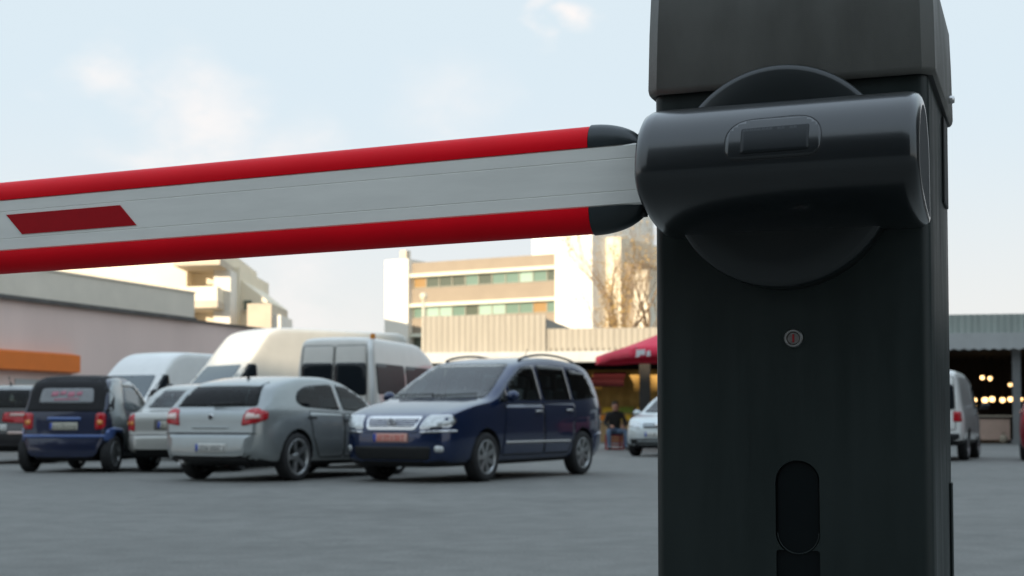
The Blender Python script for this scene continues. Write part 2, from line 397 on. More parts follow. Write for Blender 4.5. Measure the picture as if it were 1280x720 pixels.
# ------------------------------------------------------------------ barrier gate
BA = 20.7
def barrier():
    root = thing('barrier_gate', 'anthracite barrier cabinet with lowered white boom edged in red', 'barrier gate', (.3017, 1.55, 0), -R(BA))
    # cabinet body: front face at y=0, x along the face
    W, D = .150, .30
    def shell(x0, y0, x1, y1, r, z0, z1, m, bevz=0):
        mb = MB(); mb.prism(rr(x0, y0, x1, y1, r, 6), 'z', z0, z1, m); return mb
    body = shell(-W, 0, W, D, .011, .02, 1.22, M['cabinet']).mesh('cabinet')
    cut1 = MB().prism(rr(-.0155, .655, .0325, .757, .0235, 8), 'y', -.01, .007, M['recess']).mesh('c1')
    cut2 = MB().prism(rr(-.0150, .25, .0320, .6600, .003, 2), 'y', -.011, .0045, M['recess']).mesh('c2')
    me = boolean(body, [cut1, cut2])
    if not me.materials: me.materials.append(M['cabinet'])
    for i, m in enumerate((M['cabinet'], M['recess'])):
        if i < len(me.materials): me.materials[i] = m
        else: me.materials.append(m)
    for p in me.polygons:
        c = p.center
        p.material_index = 1 if (abs(c.x - .0085) < .0242 and .2 < c.z < .77 and .0005 < c.y < .02) else 0
    sharp(me, 30)
    cab = link('cabinet', me, root)
    # insert plate inside the recess with a fine rim at its lower end
    ins = MB().prism(rr(-.0135, .657, .0305, .755, .0215, 8), 'y', .0045, .0072, M['recess'])
    rim = []
    for k in range(17):
        a = R(180 + 180 * k / 16); rim.append((.0085 + .0225 * math.cos(a), .0028, .6785 + .0225 * math.sin(a)))
    ins.tube(rim, .0008, M['cabinet'], 6)
    rim2 = [(.0325, .0005, .668 + .07 * k / 4) for k in range(5)]
    ins.tube(rim2, .0006, M['cabinet'], 6)
    ins.build('slot_cover', root)
    # base plate
    MB().box((-.165, -.015, 0), (.165, .315, .02), M['cabinet'], .003).build('base_plate', root)
    # side door panel, rubber strip and hinge on the right flank
    MB().box((.1502, .20, 1.06), (.1530, .262, 1.163), M['black'], .001).build('rubber_strip', root)
    MB().box((.1502, .255, .60), (.1532, .275, .725), M['cabinet'], .002).build('hinge', root)
    # hood: wider than the body, drafted front, chamfered lower lip
    hood = []
    lv = [(1.168, .0045), (1.171, .0065), (1.176, .0075), (1.24, .0062), (1.285, .0045), (1.297, .000), (1.303, -.012), (1.305, -.03)]
    mb = MB(); rings = []
    for z, e in lv:
        pts = rr(-W - e, -e - .002, W + e, D + e, .013, 1); rings.append([(x, y, z) for x, y in pts])
    n = len(rings[0]); vs = [p for r_ in rings for p in r_]
    fs = [(i * n + k, i * n + (k + 1) % n, (i + 1) * n + (k + 1) % n, (i + 1) * n + k) for i in range(len(rings) - 1) for k in range(n)]
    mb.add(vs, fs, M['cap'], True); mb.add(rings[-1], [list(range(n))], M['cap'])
    pin = [(x * .97, y * .97 + .004, z) for x, y, z in rings[0]]
    mb.add(rings[0] + pin, [(k, (k + 1) % n, n + (k + 1) % n, n + k) for k in range(n)], M['black'])
    hd = mb.build('hood', root); sharp(hd.data, 40)
    MB().lathe([(.0, .006), (.004, .0055), (.005, .003), (.005, 0)], M['steel'], 16, 'x', (W + .007, .245, 1.192)).build('screw', hd)
    # round disc that turns with the arm
    ZC = 1.063
    MB().lathe([(.0, -.040), (.088, -.040), (.1135, -.0396), (.1185, -.0378), (.1205, -.0345), (.1205, -.001), (.0, -.001)], M['disc'], 72, 'y', (-.002, 0, ZC)).build('pivot_disc', root)
    # horizontal clamp cover
    ZD = ZC; ZC = 1.058
    RC = .0745; cv = -.0765
    mb = MB()
    def csec(k):
        # k shrinks the section towards its middle (rounded ends)
        pts = []
        for i in range(41):
            a = math.pi * i / 40; pts.append((cv + RC * math.cos(a), ZC + RC * math.sin(a)))
        for i in range(1, 25):
            a = math.pi / 2 * i / 24; pts.append((-.022 - .1290 * math.cos(a), ZC - .055 * math.sin(a)))
        pts += [(-.012, ZC - .055), (-.002, ZC - .053), (-.002, ZC - .02)]
        q = []
        for y, z in pts:
            dy, dz = y - cv, z - ZC; L_ = math.hypot(dy, dz); f = max(0, L_ - k) / L_
            q.append((cv + dy * f, ZC + dz * f))
        return q
    ends = [(-.1345, .0155), (-.1332, .009), (-.130, .004), (-.124, .001), (-.116, 0), (.135, 0), (.1425, .0007), (.1475, .003), (.1503, .007), (.1515, .0115), (.1515, .0145)]
    rings = [[(x, y, z) for y, z in csec(k)] for x, k in ends]; n = len(rings[0])
    mb.add([p for r_ in rings for p in r_], [(i * n + k, i * n + (k + 1) % n, (i + 1) * n + (k + 1) % n, (i + 1) * n + k) for i in range(len(rings) - 1) for k in range(n)], M['cover'], True)
    for rg_ in (rings[0], rings[-1]):
        c_ = (rg_[0][0], cv + .01, ZC + .01)
        mb.add(rg_ + [c_], [(k, (k + 1) % n, n) for k in range(n)], M['endface'] if rg_ is rings[-1] else M['cover'])
    # neck that joins cover and disc
    cover = mb.build('clamp_cover', root); sharp(cover.data, 32)
    def cyl_patch(poly, lift, m, name, parent, ring=None):
        # polygon in (x along cover, angle arc length) wrapped on the cover; arc 0 = facing -y, up positive
        poly2 = []
        for i_, p_ in enumerate(poly):
            q_ = poly[(i_ + 1) % len(poly)]; m_ = max(1, int(math.dist(p_, q_) / .003))
            poly2 += [(p_[0] + (q_[0] - p_[0]) * j_ / m_, p_[1] + (q_[1] - p_[1]) * j_ / m_) for j_ in range(m_)]
        poly = poly2
        n = len(poly); b = MB()
        def wrap(p, e):
            a = p[1] / RC; r_ = RC + e
            return (p[0], cv - r_ * math.cos(a), ZC + r_ * math.sin(a))
        if ring:
            cx = sum(p[0] for p in poly) / n; cz = sum(p[1] for p in poly) / n
            inner = [(cx + (p[0] - cx) * (1 - ring / .05), cz + (p[1] - cz) * (1 - ring / .03)) for p in poly]
            vs = [wrap(p, lift) for p in poly] + [wrap(p, lift) for p in inner]
            b.add(vs, [(k, (k + 1) % n, n + (k + 1) % n, n + k) for k in range(n)], m)
        else:
            xs = [p[0] for p in poly]; zs = [p[1] for p in poly]
            pts = [Vector(p) for p in poly]; step = .004
            x = min(xs) + step
            extra = []
            while x < max(xs):
                z = min(zs) + step
                while z < max(zs):
                    extra.append(Vector((x, z))); z += step
                x += step
            vo, _, fo, *_ = geometry.delaunay_2d_cdt(pts + extra, [], [list(range(n))], 1, 1e-6)
            b.add([wrap(p, lift) for p in vo], [list(f) for f in fo], m, True)
            b.add([wrap(p, lift) for p in poly] + [wrap(p, -.001) for p in poly], [(k, (k + 1) % n, n + (k + 1) % n, n + k) for k in range(n)], m)
        return b.build(name, parent)
    arch = rpoly([(-.038, .002), (-.038, .034), (-.022, .051), (.044, .053), (.060, .036), (.060, .002)], .016, 8)
    cyl_patch(arch, .0003, M['black'], 'panel_seam', cover, ring=.0009)
    plate = cyl_patch(rpoly([(-.0365, .0035), (-.0365, .033), (-.021, .0493), (.0433, .0513), (.0585, .035), (.0585, .0035)], .0155, 8), .0008, M['cover'], 'badge_panel', cover)
    cyl_patch(rpoly([(-.021, .009), (-.021, .037), (.047, .038), (.047, .010)], .002, 2), .0013, M['badge'], 'badge_plate', cover)
    # lock
    lk = MB(); lc = (.0058, 0, .8897)
    lk.lathe([(.0102, .001), (.0102, -.0025), (.0092, -.0042), (.0076, -.0042), (.0070, -.0015)], M['steel'], 32, 'y', lc)
    lk.lathe([(.0071, -.0015), (.0060, -.0030), (.0, -.0030)], M['lockcore'], 32, 'y', lc)
    lo = lk.build('lock', root); sharp(lo.data, 30)
    MB().box((lc[0] - .0011, -.0040, lc[2] - .0045), (lc[0] + .0011, -.0028, lc[2] + .0045), M['keyhole'], .0004).build('keyhole', lo)
    # boom arm, built along -x from its own pivot
    arm = MB(); L = 3.0; x0 = -.10; hy = .0205; hz_ = .0332
    sec = [(-hy, -hz_ + .002), (-hy, -.0182), (-hy + .0004, -.0178), (-hy + .0004, -.0172), (-hy, -.0168), (-hy, .0168), (-hy + .0004, .0172), (-hy + .0004, .0178), (-hy, .0182), (-hy, hz_ - .002),
           (-hy + .002, hz_), (hy - .002, hz_), (hy, hz_ - .002), (hy, -hz_ + .002), (hy - .002, -hz_), (-hy + .002, -hz_)]
    arm.prism(sec, 'x', x0, -L, M['armwhite'])
    ao = arm.build('boom_arm', root, (0, cv, 1.0668)); ao.rotation_euler = (0, -R(1.04), 0)
    xe = -.198
    def half(sgn, sc=1., hh=.0262):
        pts = [(-.0212, hz_ - .0004), (-.0216, hz_ + .004)]
        for k in range(13):
            a = math.pi - math.pi * k / 12; pts.append((.0216 * math.cos(a), hz_ + .004 + (hh - .004) * sc * math.sin(a)))
        pts += [(.0216, hz_ + .004), (.0212, hz_ - .0004)]
        return [(y, z * sgn) for y, z in pts]
    for sgn in (1, -1):
        mb = MB(); s0 = half(sgn); n = len(s0)
        mb.add([(xe, y, z) for y, z in s0] + [(-L, y, z) for y, z in s0], [(k, (k + 1) % n, n + (k + 1) % n, n + k) for k in range(n)], M['armred'], True)
        mb.add([(-L, y, z) for y, z in s0], [list(range(n))], M['armred'])
        e = mb.build('edge_strip', ao); sharp(e.data, 40)
        mb = MB(); rings = []
        for k in range(11):
            t = k / 10; s_ = math.sqrt(max(0, 1 - t * t)); x = xe + .0005 + t * .058
            rings.append([(x, y * (1.0 if t < .6 else 1 - (t - .6) * .5), (hz_ - .0004 + (abs(z) - hz_ + .0004) * (.01 + 1.05 * s_)) * sgn) for y, z in s0])
        vs = [p for r_ in rings for p in r_]
        mb.add(vs, [(i * n + k, i * n + (k + 1) % n, (i + 1) * n + (k + 1) % n, (i + 1) * n + k) for i in range(10) for k in range(n)], M['armcap'], True)
        mb.add(rings[0], [list(range(n))], M['armcap'])
        e = mb.build('strip_end_cap', ao); sharp(e.data, 40)
    q = [(-.975, .0132), (-.802, .0132), (-.778, -.0132), (-.950, -.0132)]
    MB().prism(q, 'y', -hy - .0008, -hy + .0002, M['sticker']).build('reflector_stripe', ao)
    MB().lathe([(.0, -.044), (.0045, -.044), (.0045, -.036), (.0, -.036)], M['black'], 10, 'z', (-.142, 0, 0)).build('bolt', ao)
barrier()

# ------------------------------------------------------------------ vehicles
def pchip(kn):
    kn = sorted(kn); X = [k[0] for k in kn]; Y = [k[1] for k in kn]; n = len(X)
    h = [X[i + 1] - X[i] for i in range(n - 1)]; dl = [(Y[i + 1] - Y[i]) / h[i] for i in range(n - 1)]
    m = [0.] * n; m[0] = dl[0]; m[-1] = dl[-1]
    for i in range(1, n - 1):
        if dl[i - 1] * dl[i] > 0:
            w1 = 2 * h[i] + h[i - 1]; w2 = h[i] + 2 * h[i - 1]; m[i] = (w1 + w2) / (w1 / dl[i - 1] + w2 / dl[i])
    def f(x):
        if x <= X[0]: return Y[0]
        if x >= X[-1]: return Y[-1]
        i = 0
        while x > X[i + 1]: i += 1
        t = (x - X[i]) / h[i]
        return Y[i] * (2 * t ** 3 - 3 * t * t + 1) + h[i] * m[i] * (t ** 3 - 2 * t * t + t) + Y[i + 1] * (-2 * t ** 3 + 3 * t * t) + h[i] * m[i + 1] * (t ** 3 - t * t)
    return f
def chaikin(p, it=2):
    for _ in range(it):
        q = [p[0]]
        for a, b in zip(p, p[1:]):
            q.append((a[0] * .75 + b[0] * .25, a[1] * .75 + b[1] * .25)); q.append((a[0] * .25 + b[0] * .75, a[1] * .25 + b[1] * .75))
        q.append(p[-1]); p = q
    return p

class Body:
    def __init__(s, top, bottom, belt, width, lean, crown=.03):
        s.T, s.B, s.E, s.W = map(pchip, (top, bottom, belt, width)); s.lean = lean
        x0 = min(k[0] for k in top); x1 = max(k[0] for k in top)
        ks = sorted({round(k[0], 4) for c in (top, bottom, width) for k in c if x0 <= k[0] <= x1})
        st = []
        for a, b in zip(ks, ks[1:]):
            n = max(1, int((b - a) / .055 + .5)); 
            if b - a > .02: n = max(n, 3)
            st += [a + (b - a) * i / n for i in range(n)]
        st.append(ks[-1]); s.st = st
        secs = [s.section(x) for x in st]
        n = len(secs[0]); vs = []; fs = []
        for x, sec in zip(st, secs):
            vs += [(x, y, z) for y, z in sec] + [(x, -y, z) for y, z in sec[1:-1][::-1]]
        m = 2 * n - 2
        for i in range(len(st) - 1):
            for k in range(m): fs.append((i * m + k, i * m + (k + 1) % m, (i + 1) * m + (k + 1) % m, (i + 1) * m + k))
        for o in (0, (len(st) - 1) * m):
            for k in range(n - 1):
                a = o + k; b = o + k + 1; c = o + (m - k - 1) % m if k + 1 < n - 1 else b; dd = o + (m - k) % m
                f = []
                for q in (a, b, c, dd):
                    if q not in f: f.append(q)
                if len(f) >= 3: fs.append(f)
        s.v, s.f = vs, fs
        me = bpy.data.meshes.new('body'); me.from_pydata(vs, [], fs)
        bm = bmesh.new(); bm.from_mesh(me); bmesh.ops.remove_doubles(bm, verts=bm.verts, dist=1e-5); bmesh.ops.recalc_face_normals(bm, faces=bm.faces)
        s.bvh = BVHTree.FromBMesh(bm); bm.to_mesh(me); bm.free(); s.me = me
    def section(s, x):
        zb, zt, w = s.B(x), s.T(x), s.W(x); sb = min(s.E(x), zt - .035); g = zt - sb; h = sb - zb
        e = min(.09, .45 * g); lean = s.lean; k = min(1, g / .3)
        yt = w * .965 - lean * (g - e)
        p = [(0, zb), (w * .80, zb), (w * .955, zb + min(.07, .2 * h)), (w * .995, zb + .35 * h), (w, zb + .62 * h), (w * .99, zb + .86 * h), (w * .965, sb),
             (w * .965 - lean * (g - e) * .5, sb + (g - e) * .5), (yt, zt - e), (yt - .05 - .10 * (1 - k), zt - e * .25), (yt * .62, zt - .006), (yt * .3, zt), (0, zt)]
        return chaikin(p, 2)
    def hit(s, axis, p, sgn):
        if axis == 'y': o = Vector((p[0], 3 * sgn, p[1])); dr = Vector((0, -sgn, 0))
        elif axis == 'x': o = Vector((5 * sgn, p[0], p[1])); dr = Vector((-sgn, 0, 0))
        else: o = Vector((p[0], p[1], 5)); dr = Vector((0, 0, -1))
        l, nrm, i, dist = s.bvh.ray_cast(o, dr)
        if l is None:
            o2 = o + dr * (3 if axis == 'y' else 3 if axis == 'x' else 3.5)
            l, nrm, i, dist = s.bvh.find_nearest(o2)
        if nrm.dot(dr) > 0: nrm = -nrm
        return l, nrm
    def patch(s, mb, axis, poly, sgn, m, off=.004, step=.06, depth=.012):
        pts = []
        n0 = len(poly)
        for i in range(n0):
            a = Vector(poly[i]); b = Vector(poly[(i + 1) % n0]); k = max(1, int((b - a).length / step))
            pts += [a + (b - a) * j / k for j in range(k)]
        xs = [p.x for p in pts]; zs = [p.y for p in pts]; n = len(pts); extra = []
        x = min(xs) + step / 2
        while x < max(xs):
            z = min(zs) + step / 2
            while z < max(zs): extra.append(Vector((x, z))); z += step
            x += step
        vo, _, fo, *_ = geometry.delaunay_2d_cdt(pts + extra, [], [list(range(n))], 1, 1e-5)
        hv = [s.hit(axis, p, sgn) for p in vo]
        vs = [l + nr * off for l, nr in hv]; k = len(vs)
        fo = [list(f) for f in fo]
        for f in fo:
            nn = (vs[f[1]] - vs[f[0]]).cross(vs[f[2]] - vs[f[0]])
            if nn.dot(hv[f[0]][1] + hv[f[1]][1] + hv[f[2]][1]) < 0: f.reverse()
        ec = {}
        for f in fo:
            for i in range(len(f)):
                e = (f[i], f[(i + 1) % len(f)]); ec[tuple(sorted(e))] = ec.get(tuple(sorted(e)), []) + [e]
        bd = [v[0] for v in ec.values() if len(v) == 1]
        idx = {}
        for a, b in bd:
            for q in (a, b):
                if q not in idx: idx[q] = len(vs); vs.append(hv[q][0] - hv[q][1] * depth)
        fs = [list(f) for f in fo] + [[b, a, idx[a], idx[b]] for a, b in bd]
        mb.add(vs, fs, m, True)
    def ribbon(s, mb, axis, line, sgn, m, wd=.012, off=.003, step=.05):
        line = [Vector(p) for p in line]; pts = []
        for a, b in zip(line, line[1:]):
            k = max(1, int((b - a).length / step)); pts += [a + (b - a) * j / k for j in range(k)]
        pts.append(line[-1]); L = []
        for i, p in enumerate(pts):
            t = (pts[min(i + 1, len(pts) - 1)] - pts[max(0, i - 1)]).normalized(); nn = Vector((-t.y, t.x)) * wd / 2
            for q in (p - nn, p + nn):
                l, nr = s.hit(axis, q, sgn); L.append(l + nr * off)
        mb.add(L, [(2 * i, 2 * i + 1, 2 * i + 3, 2 * i + 2) for i in range(len(pts) - 1)], m, True)

def wheel_meshes(r, wdt, spokes, rimfrac=.68):
    t = MB(); h = wdt / 2; ri = r * rimfrac
    t.lathe([(ri, -h * .8), (ri + .02, -h * .95), (r - .05, -h), (r - .015, -h * .88), (r, -h * .6), (r, h * .6), (r - .015, h * .88), (r - .05, h), (ri + .02, h * .95), (ri, h * .8)], M['rubber'], 36, 'y', closed=True)
    for k in (-.5, -.17, .17, .5): t.lathe([(r + .001, h * k - .004), (r + .001, h * k + .004)], M['arch'], 36, 'y')
    rm = MB()
    rm.lathe([(ri + .004, h * .80), (ri + .006, h * .93), (ri - .012, h * .90), (ri - .02, h * .5), (ri - .03, -h * .6), (ri + .004, -h * .6)], M['alloy'], 36, 'y')
    rm.lathe([(.0, h * .05), (ri - .02, h * .05)], M['arch'], 30, 'y')
    rm.lathe([(.0, h * .72), (.035, h * .70), (.06, h * .62), (.065, h * .1)], M['alloy'], 20, 'y')
    for k in range(spokes):
        a = 2 * math.pi * k / spokes; u = Vector((math.cos(a), 0, math.sin(a))); v = Vector((-math.sin(a), 0, math.cos(a)))
        r0, r1 = .05, ri - .008; wd0, wd1 = .028, .04
        vs = []
        for rr_, ww, y in ((r0, wd0, h * .66), (r1, wd1, h * .84)):
            for sg in (-1, 1): vs.append(u * rr_ + v * ww * sg + Vector((0, y, 0)))
        for rr_, ww, y in ((r0, wd0, h * .3), (r1, wd1, h * .45)):
            for sg in (-1, 1): vs.append(u * rr_ + v * ww * sg + Vector((0, y, 0)))
        rm.add(vs, [(0, 1, 3, 2), (4, 6, 7, 5), (0, 2, 6, 4), (1, 5, 7, 3), (2, 3, 7, 6)], M['alloy'])
    return t.mesh('tyre'), rm.mesh('rim')

def car(name, label, cat, spec, loc, fwd, group, axle=None):
    """loc = ground position of the midpoint between the axles; fwd = heading in plan"""
    rz = math.atan2(fwd[1], fwd[0])
    root = thing(name, label, cat, (loc[0], loc[1], 0), rz, group)
    bd = Body(spec['top'], spec['bottom'], spec['belt'], spec['width'], spec['lean'])
    P = spec['paint']; R_ = spec['wheel']; ax = spec['axles']; tr = spec['track']
    cut = []
    wmax = max(k[1] for k in spec['width'])
    for x in ax:
        for sg in (1, -1):
            c = MB(); ra = R_ + spec.get('archgap', .045)
            c.lathe([(0, wmax - .30), (ra, wmax - .30), (ra, wmax + .2), (0, wmax + .2)], M['arch'], 36, 'y', (x, 0, R_ + .01))
            cm = c.mesh('cutter')
            if sg < 0:
                cm.transform(Matrix.Scale(-1, 4, (0, 1, 0))); cm.flip_normals()
            cut.append(cm)
    cab = spec.get('cabin')
    if cab:
        xa, xb, zf = cab; rings = []
        for i in range(25):
            x = xa + (xb - xa) * i / 24; w = bd.W(x); zt = bd.T(x); sb = min(bd.E(x), zt - .035); g = zt - sb
            hp = [(w * .84, zf), (w * .86, sb - .06), (w * .965 - .055, sb), (w * .965 - bd.lean * g * .85 - .06, zt - max(.07, .15 * g)), (max(.1, w * .965 - bd.lean * g - .16), zt - .055)]
            rings.append([(x, y, z) for y, z in hp] + [(x, -y, z) for y, z in hp[::-1]])
        n = len(rings[0]); c = MB()
        c.add([p for r_ in rings for p in r_], [(i * n + k, i * n + (k + 1) % n, (i + 1) * n + (k + 1) % n, (i + 1) * n + k) for i in range(24) for k in range(n)] + [list(range(n)), [24 * n + k for k in range(n)]], M['interior'])
        cut.append(c.mesh('cutter'))
        for ft in spec['parts']:
            if ft[0] in ('window', 'windshield', 'rear_window') and ft[3] in ('clearglass', 'shieldglass', 'privacyglass'):
                q = rpoly(ft[2], max(.001, ft[4].get('r', .03))); cx = sum(p[0] for p in q) / len(q); cz = sum(p[1] for p in q) / len(q)
                q = [(cx + (a - cx) * .965, cz + (b - cz) * .955) for a, b in q]
                c = MB()
                if ft[1] == 'y': c.prism(q, 'y', -1.3, 1.3, M['interior'])
                elif ft[1] == 'front': c.prism(q, 'x', .05, 3, M['interior'])
                else: c.prism(q, 'x', -3, xa + .12, M['interior'])
                cut.append(c.mesh('cutter'))
    bd.me.materials.clear(); bd.me.materials.append(P)
    me = boolean(bd.me, cut)
    me.materials.clear()
    for m in (P, M['arch'], spec.get('lower', M['black']), M['interior']): me.materials.append(m)
    ra = R_ + spec.get('archgap', .045)
    zl = spec.get('lowerz', -1)
    for p in me.polygons:
        c = p.center; k = 0
        if any(math.hypot(c.x - x, c.z - R_ - .01) < ra + .003 for x in ax) and abs(c.y) < wmax + .05: k = 1
        elif cab and (bd.bvh.find_nearest(c)[3] or 0) > .008: k = 3
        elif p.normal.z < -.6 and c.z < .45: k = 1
        elif c.z < zl: k = 2
        p.material_index = k
    sharp(me, 38)
    link('body', me, root)
    tm, rm = wheel_meshes(R_, spec.get('tyrew', .2), spec.get('spokes', 7), spec.get('rimfrac', .68))
    for x in ax:
        for sg in (1, -1):
            wo = link('wheel', tm, root, (x, sg * tr, R_)); 
            if sg < 0: wo.rotation_euler = (0, 0, math.pi)
            link('rim', rm, wo)
    if cab:
        rows = spec.get('seats', ((.10, 2), (-.80, 2)))
        for sx, cnt in rows:
            for sy in ((.36, -.36) if cnt == 2 else (.42, 0, -.42)):
                ww = .24 if cnt == 2 else .19; zc = zf + .10
                b = MB(); b.box((sx - .25, sy - ww, zf + .01), (sx + .27, sy + ww, zc + .14), M['seatcloth'], .04)
                b.prism([(sx - .30, zc + .08), (sx - .16, zc + .08), (sx - .34, zc + .64), (sx - .44, zc + .62)], 'y', sy - ww, sy + ww, M['seatcloth'])
                so_ = b.build('seat', root)
                ht = min(zc + .84, bd.T(sx - .5) - .13); hb = MB(); hb.box((sx - .49, sy - .13, ht - .18), (sx - .39, sy + .13, ht), M['seatcloth'], .035); hb.tube([(sx - .42, sy, zc + .6), (sx - .44, sy, zc + .7)], .012, M['steel'], 6)
                hb.build('headrest', so_)
        dx = xb - .42; dz = min(bd.T(xb - .3) - .12, bd.E(xb - .4) + .02)
        MB().box((dx - .05, -.62, zf + .01), (xb - .03, .62, dz - .06), M['interior'], .04).build('dashboard', root)
        ring = [(dx - .20 + .06 * math.sin(a), .36 + .18 * math.cos(a), dz + .02 + .17 * math.sin(a)) for a in [2 * math.pi * k / 24 for k in range(25)]]
        b = MB(); b.tube(ring, .016, M['black'], 8, caps=False); b.tube([(dx - .20, .18, dz + .02), (dx - .20, .54, dz + .02)], .018, M['black'], 6); b.tube([(dx - .2, .36, dz + .02), (dx + .02, .36, dz - .1)], .025, M['black'], 6)
        b.build('steering_wheel', root)
    byname = {}
    for ft in spec['parts']:
        nm, axis, poly, m = ft[:4]; o = ft[4] if len(ft) > 4 else {}
        off = o.get('off', .004); rnd = o.get('r', .03); par = o.get('parent')
        if axis == 'y': sides = (1, -1)
        elif axis == 'front': sides = (1,)
        else: sides = (-1,)
        mir = o.get('mirror', False)
        for sd in sides:
            polys = [poly] + ([[(-a, b) for a, b in poly][::-1]] if mir else [])
            for pi, pl in enumerate(polys):
                mb = MB(); mb.norecalc = True; q = rpoly(pl, rnd) if rnd > 0 else pl
                bd.patch(mb, 'y' if axis == 'y' else ('z' if axis == 'top' else 'x'), q, sd, M[m], off, o.get('step', .06))
                if o.get('seam'): 
                    bd.ribbon(mb, 'y' if axis == 'y' else 'x', q + [q[0]], sd, M['arch'], .012, off + .002)
                if o.get('frame'):
                    bd.ribbon(mb, 'y' if axis == 'y' else 'x', q + [q[0]], sd, M[o['frame']], o.get('fw', .02), off + .003)
                key = sd if axis == 'y' else pi
                po = root if par is None else byname[(par, key)]
                ob = mb.build(nm, po)
                byname[(o.get('id', nm), key)] = ob
                if 'plate' in o:                 # unreadable character strokes and the blue band
                    xs = [a for a, b in pl]; zs = [b for a, b in pl]
                    x0, x1, z0, z1 = min(xs), max(xs), min(zs), max(zs); wd = x1 - x0; ht = z1 - z0
                    s2 = MB(); flip = 1 if axis == 'front' else -1    # the plate's left as seen by a viewer
                    def X(t): return (x0 + x1) / 2 + flip * (t - .5) * wd
                    bd.patch(s2, 'x', [(X(.005), z0 + .004), (X(.09), z0 + .004), (X(.09), z1 - .004), (X(.005), z1 - .004)], sd, M['plateblue'], off + .003)
                    rng = random.Random(len(label))
                    t = .14
                    while t < .92:
                        wch = rng.choice((.05, .055, .06))
                        for t0, t1, a, b in ((0, .22, .2, .8), (.78, 1, .2, .8), (0, 1, .2, .32)) if rng.random() < .6 else ((.35, .6, .2, .8), (0, 1, .68, .8), (0, 1, .2, .3)):
                            bd.patch(s2, 'x', [(X(t + wch * t0), z0 + ht * a), (X(t + wch * t1), z0 + ht * a), (X(t + wch * t1), z0 + ht * b), (X(t + wch * t0), z0 + ht * b)], sd, M[o['plate']], off + .003, depth=.002)
                        t += wch + rng.choice((.025, .025, .06))
                    s2.build('plate_lettering', ob)
    return root, bd

def mesh_part(name, root, fn):
    mb = MB(); fn(mb); return mb.build(name, root)
def mirrors(root, x, y, z, m, glassm='glass', sc=1.):
    for sg in (1, -1):
        mb = MB(); mb.ball((x, sg * y, z), .1 * sc, M[m], 12, 8, (.65, 1.0, .78)); mb.tube([(x + .03, sg * (y - .13 * sc), z - .06), (x, sg * y, z - .03)], .025, M['black'], 6)
        o = mb.build('side_mirror', root)
        MB().ball((x - .03 * sc, sg * y, z), .085 * sc, M[glassm], 10, 6, (.5, .95, .75)).build('mirror_glass', o)
def handles(root, bd, pts, m):
    for x, z in pts:
        for sg in (1, -1):
            l, n = bd.hit('y', (x, z), sg)
            mb = MB(); mb.tube([l + Vector((-.09, 0, 0)) + n * .01, l + Vector((-.06, 0, .004)) + n * .03, l + Vector((.06, 0, .004)) + n * .03, l + Vector((.09, 0, 0)) + n * .01], .013, M[m], 8)
            door = [c for c in root.children if c.name.split('.')[0] == 'door' and (c.data.vertices[0].co.y > 0) == (sg > 0)]
            door.sort(key=lambda c: abs(sum(v.co.x for v in c.data.vertices) / len(c.data.vertices) - x))
            mb.build('handle', door[0] if door else root)
def antenna(root, x, z, h=.2, m='black'):
    mesh_part('antenna', root, lambda b: (b.tube([(x, 0, z - .01), (x - .03, 0, z + .03)], [.03, .014], M[m], 8), b.tube([(x - .03, 0, z + .03), (x - .03 - h * .5, 0, z + h)], .006, M[m], 6)))
def wipers(root, bd, pts, axis='x', sgn=1):
    for a, b_ in pts:
        mb = MB(); ps = []
        for k in range(6):
            p = Vector(a).lerp(Vector(b_), k / 5); l, n = bd.hit(axis, p, sgn); ps.append(l + n * .03)
        mb.tube(ps, .011, M['black'], 6); mb.build('wiper', root)

LOT = 'cars parked in the lot'; VANS = 'vans parked behind the cars'

